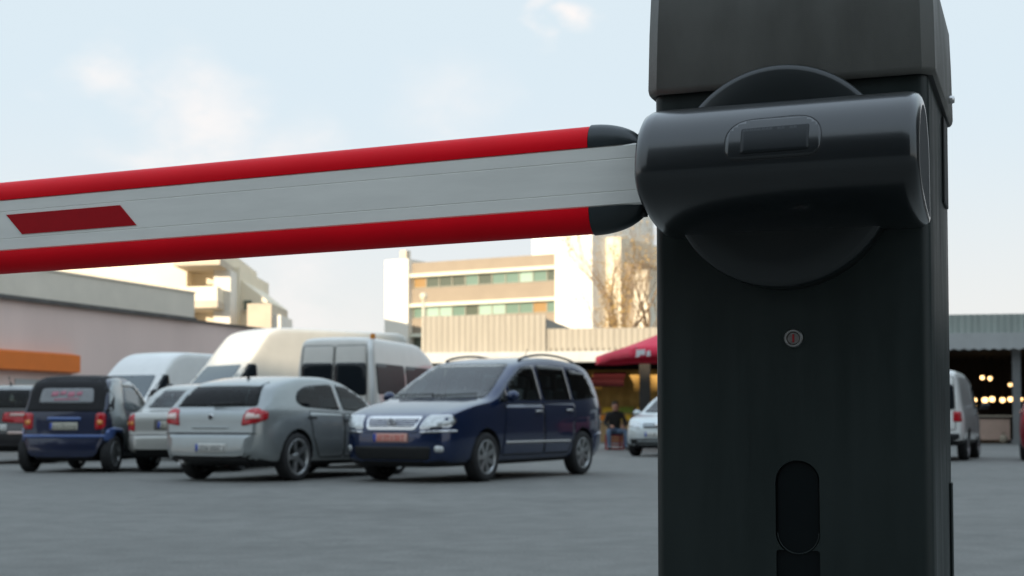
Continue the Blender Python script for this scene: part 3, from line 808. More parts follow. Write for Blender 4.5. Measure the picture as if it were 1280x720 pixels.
# ---- blue people carrier
spec = dict(
    top=[(2.36, .60), (2.345, .72), (2.26, .83), (2.05, .93), (1.7, 1.03), (1.28, 1.12), (1.10, 1.20), (.60, 1.46), (.25, 1.62), (-.1, 1.69), (-.8, 1.735), (-1.5, 1.70), (-1.9, 1.62), (-2.05, 1.50), (-2.2, 1.12), (-2.27, .85), (-2.30, .55)],
    bottom=[(2.36, .44), (2.28, .26), (2.1, .20), (-1.9, .22), (-2.2, .30), (-2.30, .42)],
    belt=[(2.36, .62), (2.1, .86), (1.2, 1.00), (-2.2, 1.08)],
    width=[(2.36, .46), (2.33, .62), (2.24, .76), (2.05, .855), (1.7, .895), (1, .905), (-1.5, .90), (-2.05, .85), (-2.22, .78), (-2.30, .66)],
    lean=.30, paint=M['bluepaint'], wheel=.325, axles=(1.42, -1.42), track=.80, tyrew=.21, spokes=7, lowerz=.25,
    cabin=(-2.0, 1.02, .52), seats=((.35, 2), (-.55, 3), (-1.35, 2)),
    parts=[
        ('windshield', 'front', [(-.76, 1.10), (.76, 1.10), (.70, 1.30), (.575, 1.60), (-.575, 1.60), (-.70, 1.30)], 'shieldglass', dict(r=.05)),
        ('rear_window', 'rear', [(-.66, 1.12), (.66, 1.12), (.58, 1.52), (-.58, 1.52)], 'privacyglass', dict(r=.06)),
        ('door', 'y', [(1.02, .34), (-.17, .34), (-.17, 1.04), (.90, 1.02)], None, dict(r=.06, off=.003, seam=True)),
        ('door', 'y', [(-.20, .34), (-.95, .34), (-1.12, .62), (-1.16, 1.06), (-.20, 1.045)], None, dict(r=.06, off=.003, seam=True)),
        ('window', 'y', [(1.06, 1.055), (.80, 1.06), (.80, 1.25)], 'clearglass', dict(r=.03)),
        ('window', 'y', [(.75, 1.075), (-.16, 1.09), (-.16, 1.585), (.18, 1.56), (.70, 1.31)], 'clearglass', dict(r=.05)),
        ('window', 'y', [(-.24, 1.09), (-1.10, 1.10), (-1.10, 1.585), (-.24, 1.60)], 'privacyglass', dict(r=.05)),
        ('window', 'y', [(-1.17, 1.10), (-1.99, 1.15), (-1.80, 1.50), (-1.17, 1.575)], 'privacyglass', dict(r=.06)),
        ('headlight', 'front', [(.44, .695), (.79, .725), (.83, .79), (.79, .865), (.50, .86)], 'headlamp', dict(mirror=True, r=.03, off=.008, frame='chrome', fw=.012)),
        ('grille', 'front', [(-.36, .70), (.36, .70), (.41, .84), (-.41, .84)], 'bluepaint', dict(r=.03, off=.006, frame='chrome', fw=.03)),
        ('number_plate', 'front', [(-.26, .525), (.26, .525), (.26, .635), (-.26, .635)], 'platered', dict(r=.008, off=.022, plate='inkred')),
        ('air_intake', 'front', [(-.55, .30), (.55, .30), (.60, .47), (-.60, .47)], 'black', dict(r=.05, off=.004)),
        ('fog_light', 'front', [(.64, .40), (.74, .40), (.74, .48), (.64, .48)], 'headlamp', dict(mirror=True, r=.03, off=.006)),
        ('bumper_strip', 'front', [(.45, .640), (.84, .655), (.84, .682), (.45, .668)], 'chrome', dict(mirror=True, r=.005, off=.012)),
        ('bumper_strip', 'front', [(-.40, .650), (.40, .650), (.40, .672), (-.40, .672)], 'bluepaint', dict(r=.005, off=.012)),
        ('side_strip', 'y', [(.92, .495), (-.98, .495), (-.98, .525), (.92, .525)], 'steel', dict(r=.008, off=.014)),
        ('taillight', 'rear', [(.66, .90), (.80, .90), (.74, 1.22), (.66, 1.22)], 'tail', dict(mirror=True, r=.03, off=.006)),
        ('bumper_corner', 'y', [(-1.80, .30), (-2.27, .36), (-2.27, .62), (-2.0, .64), (-1.84, .60)], 'bluepaint', dict(r=.05, off=.012)),
    ])
for i, p in enumerate(spec['parts']):
    if p[3] is None: spec['parts'][i] = (p[0], p[1], p[2], 'bluepaint', p[4])
fwd = (-.49, -.872)
fr = Vector((gx(608, 18.75), 18.75)); fv = Vector(fwd); lf = Vector((-fv.y, fv.x))    # lf = the car's left
mid = fr - fv * 1.42 - lf * 0.0
# the camera sees the car's left flank when it comes towards us and to the left
mid = fr - lf * .88 - fv * 1.42
root, bd = car('minivan', 'dark blue people carrier facing us, with roof rails and pinkish front plate', 'car', spec, mid, fwd, LOT)
mirrors(root, .92, 1.00, 1.13, 'bluepaint'); handles(root, bd, [(.0, .93), (-.95, .95)], 'steel')
wipers(root, bd, [((.62, 1.135), (-.05, 1.115)), ((-.05, 1.135), (-.62, 1.125))])
for sg in (1, -1):
    mb = MB(); pts = []
    for k in range(15):
        x = .05 - 1.75 * k / 14; l, n = bd.hit('z', (x, sg * .60), 1); e = math.sin(math.pi * k / 14) ** .45
        pts.append((x, sg * .60, l.z + .012 + .038 * e))
    mb.tube(pts, .017, M['rail'], 8); mb.build('roof_rail', root)
antenna(root, -1.2, 1.73, .16)
def gr(b):
    for z in (.725, .75, .775, .80, .822):
        bd.ribbon(b, 'x', [(-.36, z), (.36, z)], 1, M['steel'], .007, .010)
gparent = [c for c in root.children if c.name.startswith('grille')][0]
mesh_part('grille_slats', gparent, gr)
def emblem(b):
    l, n = bd.hit('x', (0, .772), 1); c = l + Vector((.02, 0, 0))
    b.lathe([(.062, 0), (.066, .012), (.055, .014), (.053, .002)], M['chrome'], 28, 'x', c)
    b.lathe([(0, .002), (.055, .002)], M['bluepaint'], 24, 'x', c)
    for pl in ([(-.028, .045), (0, .004), (.028, .045)], [(-.046, .022), (-.024, -.044), (0, .0), (.024, -.044), (.046, .022)]):
        b.tube([c + Vector((.010, y, z)) for y, z in pl], .006, M['chrome'], 6)
mesh_part('emblem', gparent, emblem)

# ---- silver hatchback
spec = dict(
    top=[(2.12, .48), (2.09, .62), (1.98, .72), (1.5, .86), (1.0, .96), (.80, 1.04), (.3, 1.27), (0, 1.375), (-.4, 1.425), (-.9, 1.415), (-1.35, 1.36), (-1.62, 1.29), (-1.72, 1.245), (-1.88, 1.10), (-2.00, .955), (-2.055, .915), (-2.095, .80), (-2.10, .66), (-2.15, .58), (-2.165, .45)],
    bottom=[(2.12, .36), (2.0, .22), (1.8, .18), (-1.7, .2), (-2.0, .24), (-2.165, .34)],
    belt=[(2.12, .5), (1.5, .80), (1.0, .86), (-1.4, .94), (-2.1, .93)],
    width=[(2.12, .42), (2.08, .60), (1.95, .75), (1.6, .84), (1, .87), (-1.3, .875), (-1.75, .85), (-1.98, .79), (-2.10, .70), (-2.165, .58)],
    lean=.42, paint=M['silver'], wheel=.32, axles=(1.33, -1.33), track=.775, tyrew=.21, spokes=5, lowerz=-1, rimfrac=.74,
    cabin=(-1.62, .72, .42), seats=((.0, 2), (-.85, 2)),
    parts=[
        ('windshield', 'front', [(-.70, .98), (.70, .98), (.54, 1.33), (-.54, 1.33)], 'clearglass', dict(r=.06)),
        ('rear_window', 'rear', [(-.66, .985), (.66, .985), (.545, 1.275), (.40, 1.30), (-.40, 1.30), (-.545, 1.275)], 'privacyglass', dict(r=.06)),
        ('door', 'y', [(.78, .30), (-.18, .30), (-.18, .90), (.78, .87)], 'silver', dict(r=.06, off=.003, seam=True)),
        ('door', 'y', [(-.21, .30), (-.80, .30), (-.98, .58), (-1.06, .93), (-.21, .905)], 'silver', dict(r=.06, off=.003, seam=True)),
        ('window', 'y', [(.72, .925), (-.17, .945), (-.17, 1.31), (.12, 1.29), (.50, 1.13)], 'clearglass', dict(r=.05)),
        ('window', 'y', [(-.23, .945), (-1.16, .985), (-1.30, 1.06), (-1.20, 1.19), (-.95, 1.275), (-.23, 1.32)], 'privacyglass', dict(r=.09)),
        ('taillight', 'rear', [(.50, .735), (.73, .77), (.80, .82), (.79, .92), (.68, .965), (.555, .945), (.52, .85)], 'tail', dict(mirror=True, r=.03, off=.012, id='tl')),
        ('lamp_lens', 'rear', [(.555, .815), (.74, .83), (.745, .875), (.565, .90)], 'tailclear', dict(mirror=True, r=.02, off=.018, parent='tl')),
        ('number_plate', 'rear', [(-.30, .395), (.18, .395), (.18, .50), (-.30, .50)], 'plate', dict(r=.008, off=.012, plate='ink')),
        ('bumper_seam', 'rear', [(-.72, .625), (.72, .625), (.72, .645), (-.72, .645)], 'black', dict(r=.004, off=.006)),
        ('diffuser', 'rear', [(-.55, .24), (.55, .24), (.58, .315), (-.58, .315)], 'black', dict(r=.02, off=.006)),
        ('tailgate_handle', 'rear', [(-.30, .70), (.30, .70), (.28, .722), (-.28, .722)], 'silver', dict(r=.01, off=.012)),
        ('headlight', 'front', [(.42, .58), (.74, .60), (.74, .70), (.44, .68)], 'headlamp', dict(mirror=True)),
    ])
fwd = (.43, .903); fv = Vector(fwd); lf = Vector((-fv.y, fv.x))
rrw = Vector((gx(373, 19.0), 19.0)); mid = rrw + lf * .86 + fv * 1.33
root, bd = car('hatchback', 'silver hatchback seen from behind beside the dark blue people carrier', 'car', spec, mid, fwd, LOT)
mirrors(root, .62, .95, .98, 'silver'); handles(root, bd, [(-.08, .80), (-1.0, .84)], 'black')
antenna(root, -1.25, 1.375, .10)
wipers(root, bd, [((.05, 1.0), (-.42, 1.02))], 'x', -1)
def em(b):
    l, n = bd.hit('x', (0, .85), -1); c = l + Vector((-.006, 0, 0))
    b.lathe([(0, -.006), (.036, -.006), (.040, -.002), (.040, .02)], M['chrome'], 24, 'x', c)
    b.lathe([(0, -.0075), (.032, -.0075)], M['ink'], 24, 'x', c)
mesh_part('emblem', root, em)
mesh_part('exhaust', root, lambda b: b.lathe([(.03, .1), (.03, -.03), (.026, -.03), (.024, .05)], M['steel'], 14, 'x', (-2.12, .45, .255)))
mesh_part('roof_spoiler', root, lambda b: bd.patch(b, 'z', [(-1.5, -.52), (-1.5, .52), (-1.70, .50), (-1.70, -.50)], 1, M['silver'], .012))

# ---- small two-tone microcar
spec = dict(
    top=[(1.27, .48), (1.25, .66), (1.10, .86), (.80, .98), (.62, 1.10), (.30, 1.36), (.05, 1.47), (-.4, 1.515), (-.80, 1.47), (-.95, 1.40), (-1.08, 1.12), (-1.16, .88), (-1.20, .60), (-1.235, .45)],
    bottom=[(1.27, .30), (1.15, .19), (.9, .17), (-.9, .17), (-1.1, .19), (-1.235, .24)],
    belt=[(1.27, .5), (.9, .86), (-1.2, .92)],
    width=[(1.27, .40), (1.22, .56), (1.05, .69), (.7, .745), (-.7, .755), (-1.0, .72), (-1.15, .66), (-1.235, .54)],
    lean=.22, paint=M['navy'], wheel=.29, axles=(.905, -.905), track=.655, tyrew=.17, spokes=6, lowerz=.22, rimfrac=.66, archgap=.028,
    parts=[
        ('windshield', 'front', [(-.60, .98), (.60, .98), (.52, 1.40), (-.52, 1.40)], 'glasslight', dict(r=.06)),
        ('soft_top', 'rear', [(-.70, .945), (.70, .945), (.66, 1.20), (.545, 1.43), (.46, 1.465), (-.46, 1.465), (-.545, 1.43), (-.66, 1.20)], 'softtop', dict(r=.05, off=.010, id='st')),
        ('rear_window', 'rear', [(-.44, 1.07), (.44, 1.07), (.41, 1.30), (-.41, 1.30)], 'softwin', dict(r=.05, off=.016, parent='st', id='rw')),
        ('soft_top_roof', 'top', [(.10, -.50), (.10, .50), (-.85, .52), (-.85, -.52)], 'softtop', dict(r=.04, off=.012)),
        ('safety_cell', 'y', [(-.72, 1.46), (-.42, 1.46), (-.55, 1.00), (-.42, .62), (-.35, .34), (-.58, .34), (-.62, .55), (-.78, .66), (-1.00, .68), (-1.05, .95), (-.92, 1.30)], 'silver', dict(r=.05, off=.008)),
        ('windscreen_pillar', 'y', [(-.40, 1.40), (.10, 1.44), (.30, 1.34), (.70, .94), (.60, .92), (.26, 1.24), (.05, 1.36), (-.40, 1.34)], 'silver', dict(r=.02, off=.008)),
        ('fender', 'y', [(-.60, .60), (-.72, .68), (-1.0, .70), (-1.14, .66), (-1.18, .50), (-1.05, .44), (-.92, .64)], 'fender', dict(r=.03, off=.012)),
        ('door', 'y', [(.50, .32), (-.36, .32), (-.40, .62), (-.50, .90), (.52, .88)], 'navy', dict(r=.04, off=.004, seam=True)),
        ('window', 'y', [(.50, .95), (-.46, .97), (-.40, 1.33), (.04, 1.34), (.22, 1.24)], 'glasslight', dict(r=.04, off=.004)),
        ('taillight', 'rear', [(.50, .66), (.65, .68), (.65, .92), (.50, .92)], 'tail', dict(mirror=True, r=.05, off=.012, id='tl')),
        ('lamp_lens', 'rear', [(.535, .74), (.615, .74), (.615, .81), (.535, .81)], 'amber', dict(mirror=True, r=.03, off=.018, parent='tl')),
        ('number_plate', 'rear', [(-.22, .66), (.22, .66), (.22, .77), (-.22, .77)], 'platebeige', dict(r=.008, off=.014, plate='ink')),
        ('plate_lamp', 'rear', [(-.27, .80), (.27, .80), (.27, .855), (-.27, .855)], 'fender', dict(r=.02, off=.014)),
        ('bumper_strip', 'rear', [(-.66, .535), (.66, .535), (.66, .585), (-.66, .585)], 'fender', dict(r=.01, off=.010)),
        ('headlight', 'front', [(.36, .62), (.56, .62), (.56, .78), (.36, .78)], 'headlamp', dict(mirror=True)),
    ])
fwd = (.10, .995); fv = Vector(fwd); lf = Vector((-fv.y, fv.x))
rrw = Vector((gx(145, 22.2), 22.2)); mid = rrw + lf * .72 + fv * .905
root, bd = car('microcar', 'tiny two-seat car in navy and silver with black soft top', 'car', spec, mid, fwd, LOT)
mirrors(root, .55, .82, .98, 'black', sc=.8); handles(root, bd, [(-.35, .80)], 'black')
rw = [c for c in root.children_recursive if c.name.startswith('rear_window')][0]
def pk(b):
    for y0, y1, z0, z1 in ((-.25, -.14, 1.17, 1.25), (-.11, -.02, 1.19, 1.26), (.01, .12, 1.16, 1.25), (.15, .24, 1.18, 1.25), (-.2, .2, 1.11, 1.145)):
        bd.patch(b, 'x', [(-y0, z0), (-y1, z0 + .01), (-y1, z1), (-y0, z1 - .01)], -1, M['pinkpaper'], .020, depth=.001)
mesh_part('pink_lettering', rw, pk)

# ---- warm silver saloon between the microcar and the hatchback
SALOON = dict(
    top=[(2.2, .48), (2.16, .64), (2.0, .74), (1.4, .88), (.95, .95), (.3, 1.26), (0, 1.37), (-.5, 1.41), (-1.0, 1.36), (-1.35, 1.20), (-1.62, 1.00), (-1.80, .955), (-2.05, .935), (-2.14, .85), (-2.17, .60), (-2.22, .55), (-2.24, .42)],
    bottom=[(2.2, .36), (2.05, .22), (-1.9, .22), (-2.12, .27), (-2.24, .36)],
    belt=[(2.2, .5), (1.4, .82), (-1.6, .90), (-2.2, .88)],
    width=[(2.2, .42), (2.14, .62), (2.0, .76), (1.5, .83), (-1.5, .85), (-1.95, .80), (-2.12, .74), (-2.24, .60)],
    lean=.42, paint=M['silverbeige'], wheel=.305, axles=(1.3, -1.3), track=.74, tyrew=.19, spokes=8,
    cabin=(-1.30, .82, .42), seats=((.05, 2), (-.78, 2)),
    parts=[
        ('windshield', 'front', [(-.68, .98), (.68, .98), (.54, 1.33), (-.54, 1.33)], 'clearglass', dict(r=.06)),
        ('rear_window', 'rear', [(-.64, 1.005), (.64, 1.005), (.50, 1.31), (-.50, 1.31)], 'shieldglass', dict(r=.06)),
        ('door', 'y', [(.72, .30), (-.20, .30), (-.20, .88), (.72, .86)], 'silverbeige', dict(r=.06, off=.003, seam=True)),
        ('door', 'y', [(-.23, .30), (-.85, .30), (-1.0, .56), (-1.05, .90), (-.23, .885)], 'silverbeige', dict(r=.06, off=.003, seam=True)),
        ('window', 'y', [(.68, .92), (-.20, .935), (-.20, 1.29), (.10, 1.28), (.45, 1.12)], 'clearglass', dict(r=.05)),
        ('window', 'y', [(-.26, .935), (-1.16, .96), (-1.02, 1.22), (-.26, 1.30)], 'clearglass', dict(r=.06)),
        ('taillight', 'rear', [(.62, .64), (.76, .64), (.76, .90), (.64, .90)], 'tail', dict(mirror=True, r=.02, off=.010, id='tl')),
        ('lamp_lens', 'rear', [(.645, .73), (.74, .73), (.74, .79), (.645, .79)], 'amber', dict(mirror=True, r=.01, off=.016, parent='tl')),
        ('plate_recess', 'rear', [(-.32, .66), (.32, .66), (.32, .82), (-.32, .82)], 'gutter', dict(r=.02, off=.006, id='pr')),
        ('number_plate', 'rear', [(-.26, .68), (.26, .68), (.26, .79), (-.26, .79)], 'platebeige', dict(r=.008, off=.012, plate='ink')),
        ('bumper_seam', 'rear', [(-.72, .575), (.72, .575), (.72, .592), (-.72, .592)], 'gutter', dict(r=.004, off=.006)),
        ('headlight', 'front', [(.40, .58), (.72, .60), (.72, .70), (.42, .68)], 'headlamp', dict(mirror=True)),
    ])
fwd = (.10, .995); fv = Vector(fwd); lf = Vector((-fv.y, fv.x))
rl = Vector((gx(153, 22.0), 22.0)); mid = rl - lf * .82 + fv * 2.18
root, bd = car('sedan', 'warm silver saloon tucked between the soft-top microcar and the silver hatchback', 'car', SALOON, mid, fwd, LOT)
mirrors(root, .62, .93, .98, 'silverbeige'); handles(root, bd, [(-.08, .79), (-.95, .81)], 'silverbeige')

# ---- black estate at the left edge
spec = dict(
    top=[(2.2, .48), (2.16, .64), (2.0, .76), (1.4, .90), (.95, .98), (.3, 1.31), (0, 1.44), (-.5, 1.50), (-1.4, 1.49), (-1.85, 1.42), (-1.98, 1.32), (-2.12, 1.00), (-2.17, .75), (-2.22, .60), (-2.24, .42)],
    bottom=[(2.2, .36), (2.05, .22), (-1.9, .22), (-2.12, .27), (-2.24, .34)],
    belt=[(2.2, .5), (1.4, .84), (-2.2, .96)],
    width=[(2.2, .42), (2.14, .62), (2.0, .76), (1.5, .85), (-1.5, .87), (-1.95, .83), (-2.12, .76), (-2.24, .62)],
    lean=.30, paint=M['blackpaint'], wheel=.315, axles=(1.32, -1.32), track=.76, tyrew=.2, spokes=6, lowerz=.3,
    cabin=(-1.85, .85, .44), seats=((.05, 2), (-.8, 2)),
    parts=[
        ('windshield', 'front', [(-.68, 1.0), (.68, 1.0), (.56, 1.40), (-.56, 1.40)], 'clearglass', dict(r=.06)),
        ('rear_window', 'rear', [(-.66, 1.04), (.66, 1.04), (.58, 1.39), (-.58, 1.39)], 'clearglass', dict(r=.06)),
        ('door', 'y', [(.72, .30), (-.20, .30), (-.20, .94), (.72, .90)], 'blackpaint', dict(r=.06, off=.003, seam=True)),
        ('door', 'y', [(-.23, .30), (-.85, .30), (-1.0, .56), (-1.05, .95), (-.23, .94)], 'blackpaint', dict(r=.06, off=.003, seam=True)),
        ('window', 'y', [(.66, .98), (-.20, .99), (-.20, 1.39), (.10, 1.37), (.45, 1.19)], 'clearglass', dict(r=.05)),
        ('window', 'y', [(-.26, .99), (-1.05, 1.0), (-1.05, 1.37), (-.26, 1.40)], 'privacyglass', dict(r=.05)),
        ('window', 'y', [(-1.11, 1.0), (-1.90, 1.02), (-1.75, 1.32), (-1.11, 1.37)], 'privacyglass', dict(r=.05)),
        ('taillight', 'rear', [(.16, .78), (.79, .74), (.77, .97), (.18, .95)], 'tail', dict(mirror=True, r=.03, off=.012, id='tl')),
        ('lamp_lens', 'rear', [(.30, .885), (.60, .885), (.60, .93), (.30, .93)], 'tailclear', dict(mirror=True, r=.02, off=.018, parent='tl')),
        ('number_plate', 'rear', [(-.26, .62), (.26, .62), (.26, .73), (-.26, .73)], 'plate', dict(r=.008, off=.012, plate='ink')),
        ('reflector_strip', 'rear', [(.30, .555), (.70, .555), (.70, .60), (.30, .60)], 'tailclear', dict(mirror=True, r=.01, off=.010)),
        ('headlight', 'front', [(.40, .58), (.72, .60), (.72, .70), (.42, .68)], 'headlamp', dict(mirror=True)),
    ])
fwd = (.12, .993); fv = Vector(fwd); lf = Vector((-fv.y, fv.x))
rrc = Vector((gx(47, 26.3), 26.3)); mid = rrc + lf * .84 + fv * 2.16
root, bd = car('estate_car', 'black estate car with red tail lamps cut by the edge of the picture', 'car', spec, mid, fwd, LOT)
mirrors(root, .62, .95, 1.02, 'blackpaint'); handles(root, bd, [(-.08, .84), (-.95, .86)], 'blackpaint'); antenna(root, -1.5, 1.49, .16)

# ---- pale silver small car half hidden behind the cabinet
spec = dict(
    top=[(1.95, .48), (1.93, .64), (1.82, .74), (1.5, .86), (1.0, .97), (.80, 1.05), (.3, 1.30), (0, 1.41), (-.4, 1.445), (-1.0, 1.43), (-1.5, 1.34), (-1.65, 1.25), (-1.84, .95), (-1.90, .70), (-1.94, .45)],
    bottom=[(1.95, .34), (1.85, .22), (1.6, .18), (-1.6, .2), (-1.85, .24), (-1.94, .34)],
    belt=[(1.95, .5), (1.4, .82), (1.0, .88), (-1.9, .95)],
    width=[(1.95, .44), (1.92, .60), (1.80, .73), (1.45, .81), (1, .845), (-1.3, .845), (-1.7, .80), (-1.94, .60)],
    lean=.36, paint=M['palesilver'], wheel=.295, axles=(1.23, -1.23), track=.735, tyrew=.19, spokes=8, lowerz=.24,
    cabin=(-1.50, .72, .42), seats=((.0, 2), (-.8, 2)),
    parts=[
        ('windshield', 'front', [(-.66, .99), (.66, .99), (.52, 1.37), (-.52, 1.37)], 'shieldglass', dict(r=.06)),
        ('rear_window', 'rear', [(-.60, 1.0), (.60, 1.0), (.52, 1.32), (-.52, 1.32)], 'privacyglass', dict(r=.06)),
        ('door', 'y', [(.72, .30), (-.28, .30), (-.28, .92), (.72, .89)], 'palesilver', dict(r=.06, off=.003, seam=True)),
        ('window', 'y', [(.66, .95), (-.25, .965), (-.25, 1.33), (.10, 1.31), (.45, 1.14)], 'clearglass', dict(r=.05)),
        ('window', 'y', [(-.31, .965), (-1.35, .99), (-1.25, 1.24), (-.31, 1.34)], 'clearglass', dict(r=.05)),
        ('headlight', 'front', [(.38, .62), (.68, .66), (.72, .73), (.62, .80), (.40, .74)], 'headlamp', dict(mirror=True, r=.03, off=.008)),
        ('grille', 'front', [(-.30, .635), (.30, .635), (.34, .735), (-.34, .735)], 'black', dict(r=.03, off=.006)),
        ('number_plate', 'front', [(-.26, .44), (.26, .44), (.26, .55), (-.26, .55)], 'plate', dict(r=.008, off=.014, plate='ink')),
        ('air_intake', 'front', [(-.60, .28), (.60, .28), (.62, .40), (-.62, .40)], 'black', dict(r=.03, off=.004)),
        ('taillight', 'rear', [(.60, .72), (.74, .72), (.70, .98), (.60, .98)], 'tail', dict(mirror=True, r=.03, off=.006)),
    ])
fwd = (-.42, -.907); fv = Vector(fwd)
fc = Vector((gx(820, 31.6), 31.6)); mid = fc - fv * 1.93
root, bd = car('small_hatchback', 'pale silver small car nosing out from behind the barrier cabinet', 'car', spec, mid, fwd, LOT)
mirrors(root, .62, .92, .98, 'palesilver'); handles(root, bd, [(-.15, .82)], 'palesilver')
mesh_part('emblem', root, lambda b: b.lathe([(0, .012), (.045, .012), (.05, 0)], M['chrome'], 20, 'x', bd.hit('x', (0, .69), 1)[0] + Vector((.008, 0, 0))))

# ---- dark red car, only its corner in the picture
spec2 = dict(spec); spec2['paint'] = M['redpaint']
spec2['parts'] = [(p[0], p[1], p[2], 'redpaint' if p[3] == 'palesilver' else p[3], p[4]) for p in spec['parts'] if p[0] not in ('number_plate',)]
fwd = (.42, .907); fv = Vector(fwd); lf = Vector((-fv.y, fv.x))
rlc = Vector((gx(1273, 28.2), 28.2)); mid = rlc - lf * .80 + fv * 1.85
root, bd = car('compact_car', 'dark red car of which only one rear corner enters at the picture edge', 'car', spec2, mid, fwd, LOT)
mirrors(root, .62, .92, .98, 'redpaint'); handles(root, bd, [(-.15, .82)], 'redpaint')

# ---- vans
def van_spec(L, W, H, p, wind, cab=2.15, hood=1.18, ws_top=2.0, lean=.10, side='none', wheel=.34, rearwin=True, fair=True):
    f = L / 2; h = W / 2; pn = [k for k, v in M.items() if v == p][0]
    top = [(f, .55), (f - .03, .85), (f - .18, 1.02), (f - .62, hood), (f - .85, hood + .12), (f - 1.5, ws_top)]
    if fair and H - ws_top > .35: top += [(f - 1.80, ws_top + (H - ws_top) * .50), (f - 2.08, H - .10), (f - 2.4, H - .015)]
    top += [(f - 2.9, H), (-f + .35, H), (-f + .12, H - .06), (-f + .05, H - .35), (-f, 1.1), (-f - .01, .5)]
    bz = 1.20 if H > 2 else 1.0
    parts = [
        ('windshield', 'front', [(-h * .80, hood + .06), (h * .80, hood + .06), (h * .70, ws_top - .05), (-h * .70, ws_top - .05)], wind, dict(r=.08)),
        ('window', 'y', [(f - .80, bz + .06), (f - 1.70, bz + .06), (f - 1.70, min(ws_top, H - .25) - .04), (f - 1.45, min(ws_top, H - .25) - .04)], 'tintglass', dict(r=.07)),
        ('door', 'y', [(f - .70, .45), (f - 1.78, .45), (f - 1.78, bz), (f - .75, bz - .02)], pn, dict(r=.06, off=.003, seam=True)),
        ('headlight', 'front', [(h * .52, .82), (h * .84, .84), (h * .84, 1.0), (h * .60, 1.0)], 'headlamp', dict(mirror=True)),
        ('grille', 'front', [(-h * .4, .72), (h * .4, .72), (h * .42, .90), (-h * .42, .90)], 'black', dict(r=.03)),
        ('bumper', 'front', [(-h * .75, .36), (h * .75, .36), (h * .75, .58), (-h * .75, .58)], 'black', dict(r=.03, off=.02)),
        ('taillight', 'rear', [(h * .84, .75), (h * .95, .75), (h * .93, 1.10), (h * .84, 1.10)], 'tail', dict(mirror=True, r=.02, off=.008)),
        ('bumper', 'rear', [(-h * .9, .36), (h * .9, .36), (h * .9, .55), (-h * .9, .55)], 'black', dict(r=.03, off=.02)),
    ]
    zt = ws_top - .05
    gap = .022 if side == 'bus' else .05
    if side == 'bus':
        x = f - 1.80
        n = max(1, int((x + f - .25) / 1.15)); wd = (x + f - .2) / n
        for i in range(n):
            a = x - wd * i - .04; b = a - wd + .08
            parts.append(('window', 'y', [(a, bz + .05), (b, bz + .05), (b, zt), (a, zt)], 'busglass', dict(r=.06)))
    if rearwin:
        parts += [('rear_door', 'rear', [(.012, .62), (h * .82, .62), (h * .78, H - .16), (.012, H - .16)], pn, dict(mirror=True, r=.05, off=.004, seam=True, id='rd')),
                  ('rear_window', 'rear', [(gap, bz + .02), (h * .80, bz + .02), (h * .77, min(zt, H - .3)), (gap, min(zt, H - .3))], 'tintglass', dict(mirror=True, r=.06, off=.010, parent='rd'))]
    return dict(top=top, bottom=[(f, .42), (f - .15, .28), (-f + .2, .3), (-f - .01, .4)], belt=[(f, .6), (f - .7, bz - .05), (-f, bz)],
                width=[(f, h * .55), (f - .06, h * .74), (f - .25, h * .90), (f - .7, h * .97), (f - 1.2, h), (-f + .3, h), (-f + .06, h * .965), (-f - .01, h * .92)],
                lean=lean, paint=p, wheel=wheel, axles=(f - .95, -f + 1.05), track=h - .12, tyrew=.21, spokes=6, parts=parts, archgap=.06, lowerz=.42)

def corner(c, fwd, sx, sy, dx, dy):          # midpoint from a known corner: sx along fwd, sy to the left
    fv = Vector(fwd); lf = Vector((-fv.y, fv.x)); return Vector(c) - fv * sx - lf * sy
# van A : white panel van left
fwd = Vector((-.42, -.9075)); sp = van_spec(5.2, 1.98, 2.52, M['whitepaint'], 'glasslight', hood=1.20, ws_top=1.96)
mid = corner((gx(159, 33.), 33.), fwd, 2.5, .95, 0, 0)
root, bd = car('panel_van', 'plain white panel van parked along the pinkish wall', 'van', sp, mid, fwd, VANS)
mirrors(root, 1.75, 1.14, 1.45, 'black', sc=1.3); handles(root, bd, [(.98, 1.05)], 'black')
# van B : high-roof cream van
fwd = Vector((-.74, -.673)); sp = van_spec(5.8, 2.02, 2.80, M['creampaint'], 'glasslight', hood=1.25, ws_top=2.02)
mid = corner((gx(259, 28.6), 28.6), fwd, 2.4, .98, 0, 0)
root, bd = car('high_roof_van', 'tall cream van with raised roof fairing above the silver hatchback', 'van', sp, mid, fwd, VANS)
mirrors(root, 2.05, 1.16, 1.5, 'black', sc=1.3); handles(root, bd, [(1.25, 1.05)], 'black')
# van C : minibus seen from behind
fwd = Vector((.26, .966)); sp = van_spec(5.0, 1.48, 2.22, M['greywhite'], 'glass', hood=1.18, ws_top=1.82, side='bus', lean=.09)
lf = Vector((-fwd.y, fwd.x)); rc = Vector((gx(467, 23.6), 23.6)); mid = rc + lf * .72 + fwd * 2.5
root, bd = car('minibus', 'dusty white minibus showing dark rear windows behind the parked cars', 'van', sp, mid, fwd, VANS)
mirrors(root, 1.7, .90, 1.4, 'black'); handles(root, bd, [(.85, 1.05)], 'black')
mesh_part('marker_lamp', root, lambda b: b.box((-2.32, -.66, 2.17), (-2.24, -.58, 2.27), M['amber'], .02))
mesh_part('corner_pillar', root, lambda b: b.tube([(-2.50, -.695, .75), (-2.49, -.685, 1.4), (-2.45, -.635, 1.95), (-2.39, -.605, 2.15)], .045, M['whitepaint'], 10))
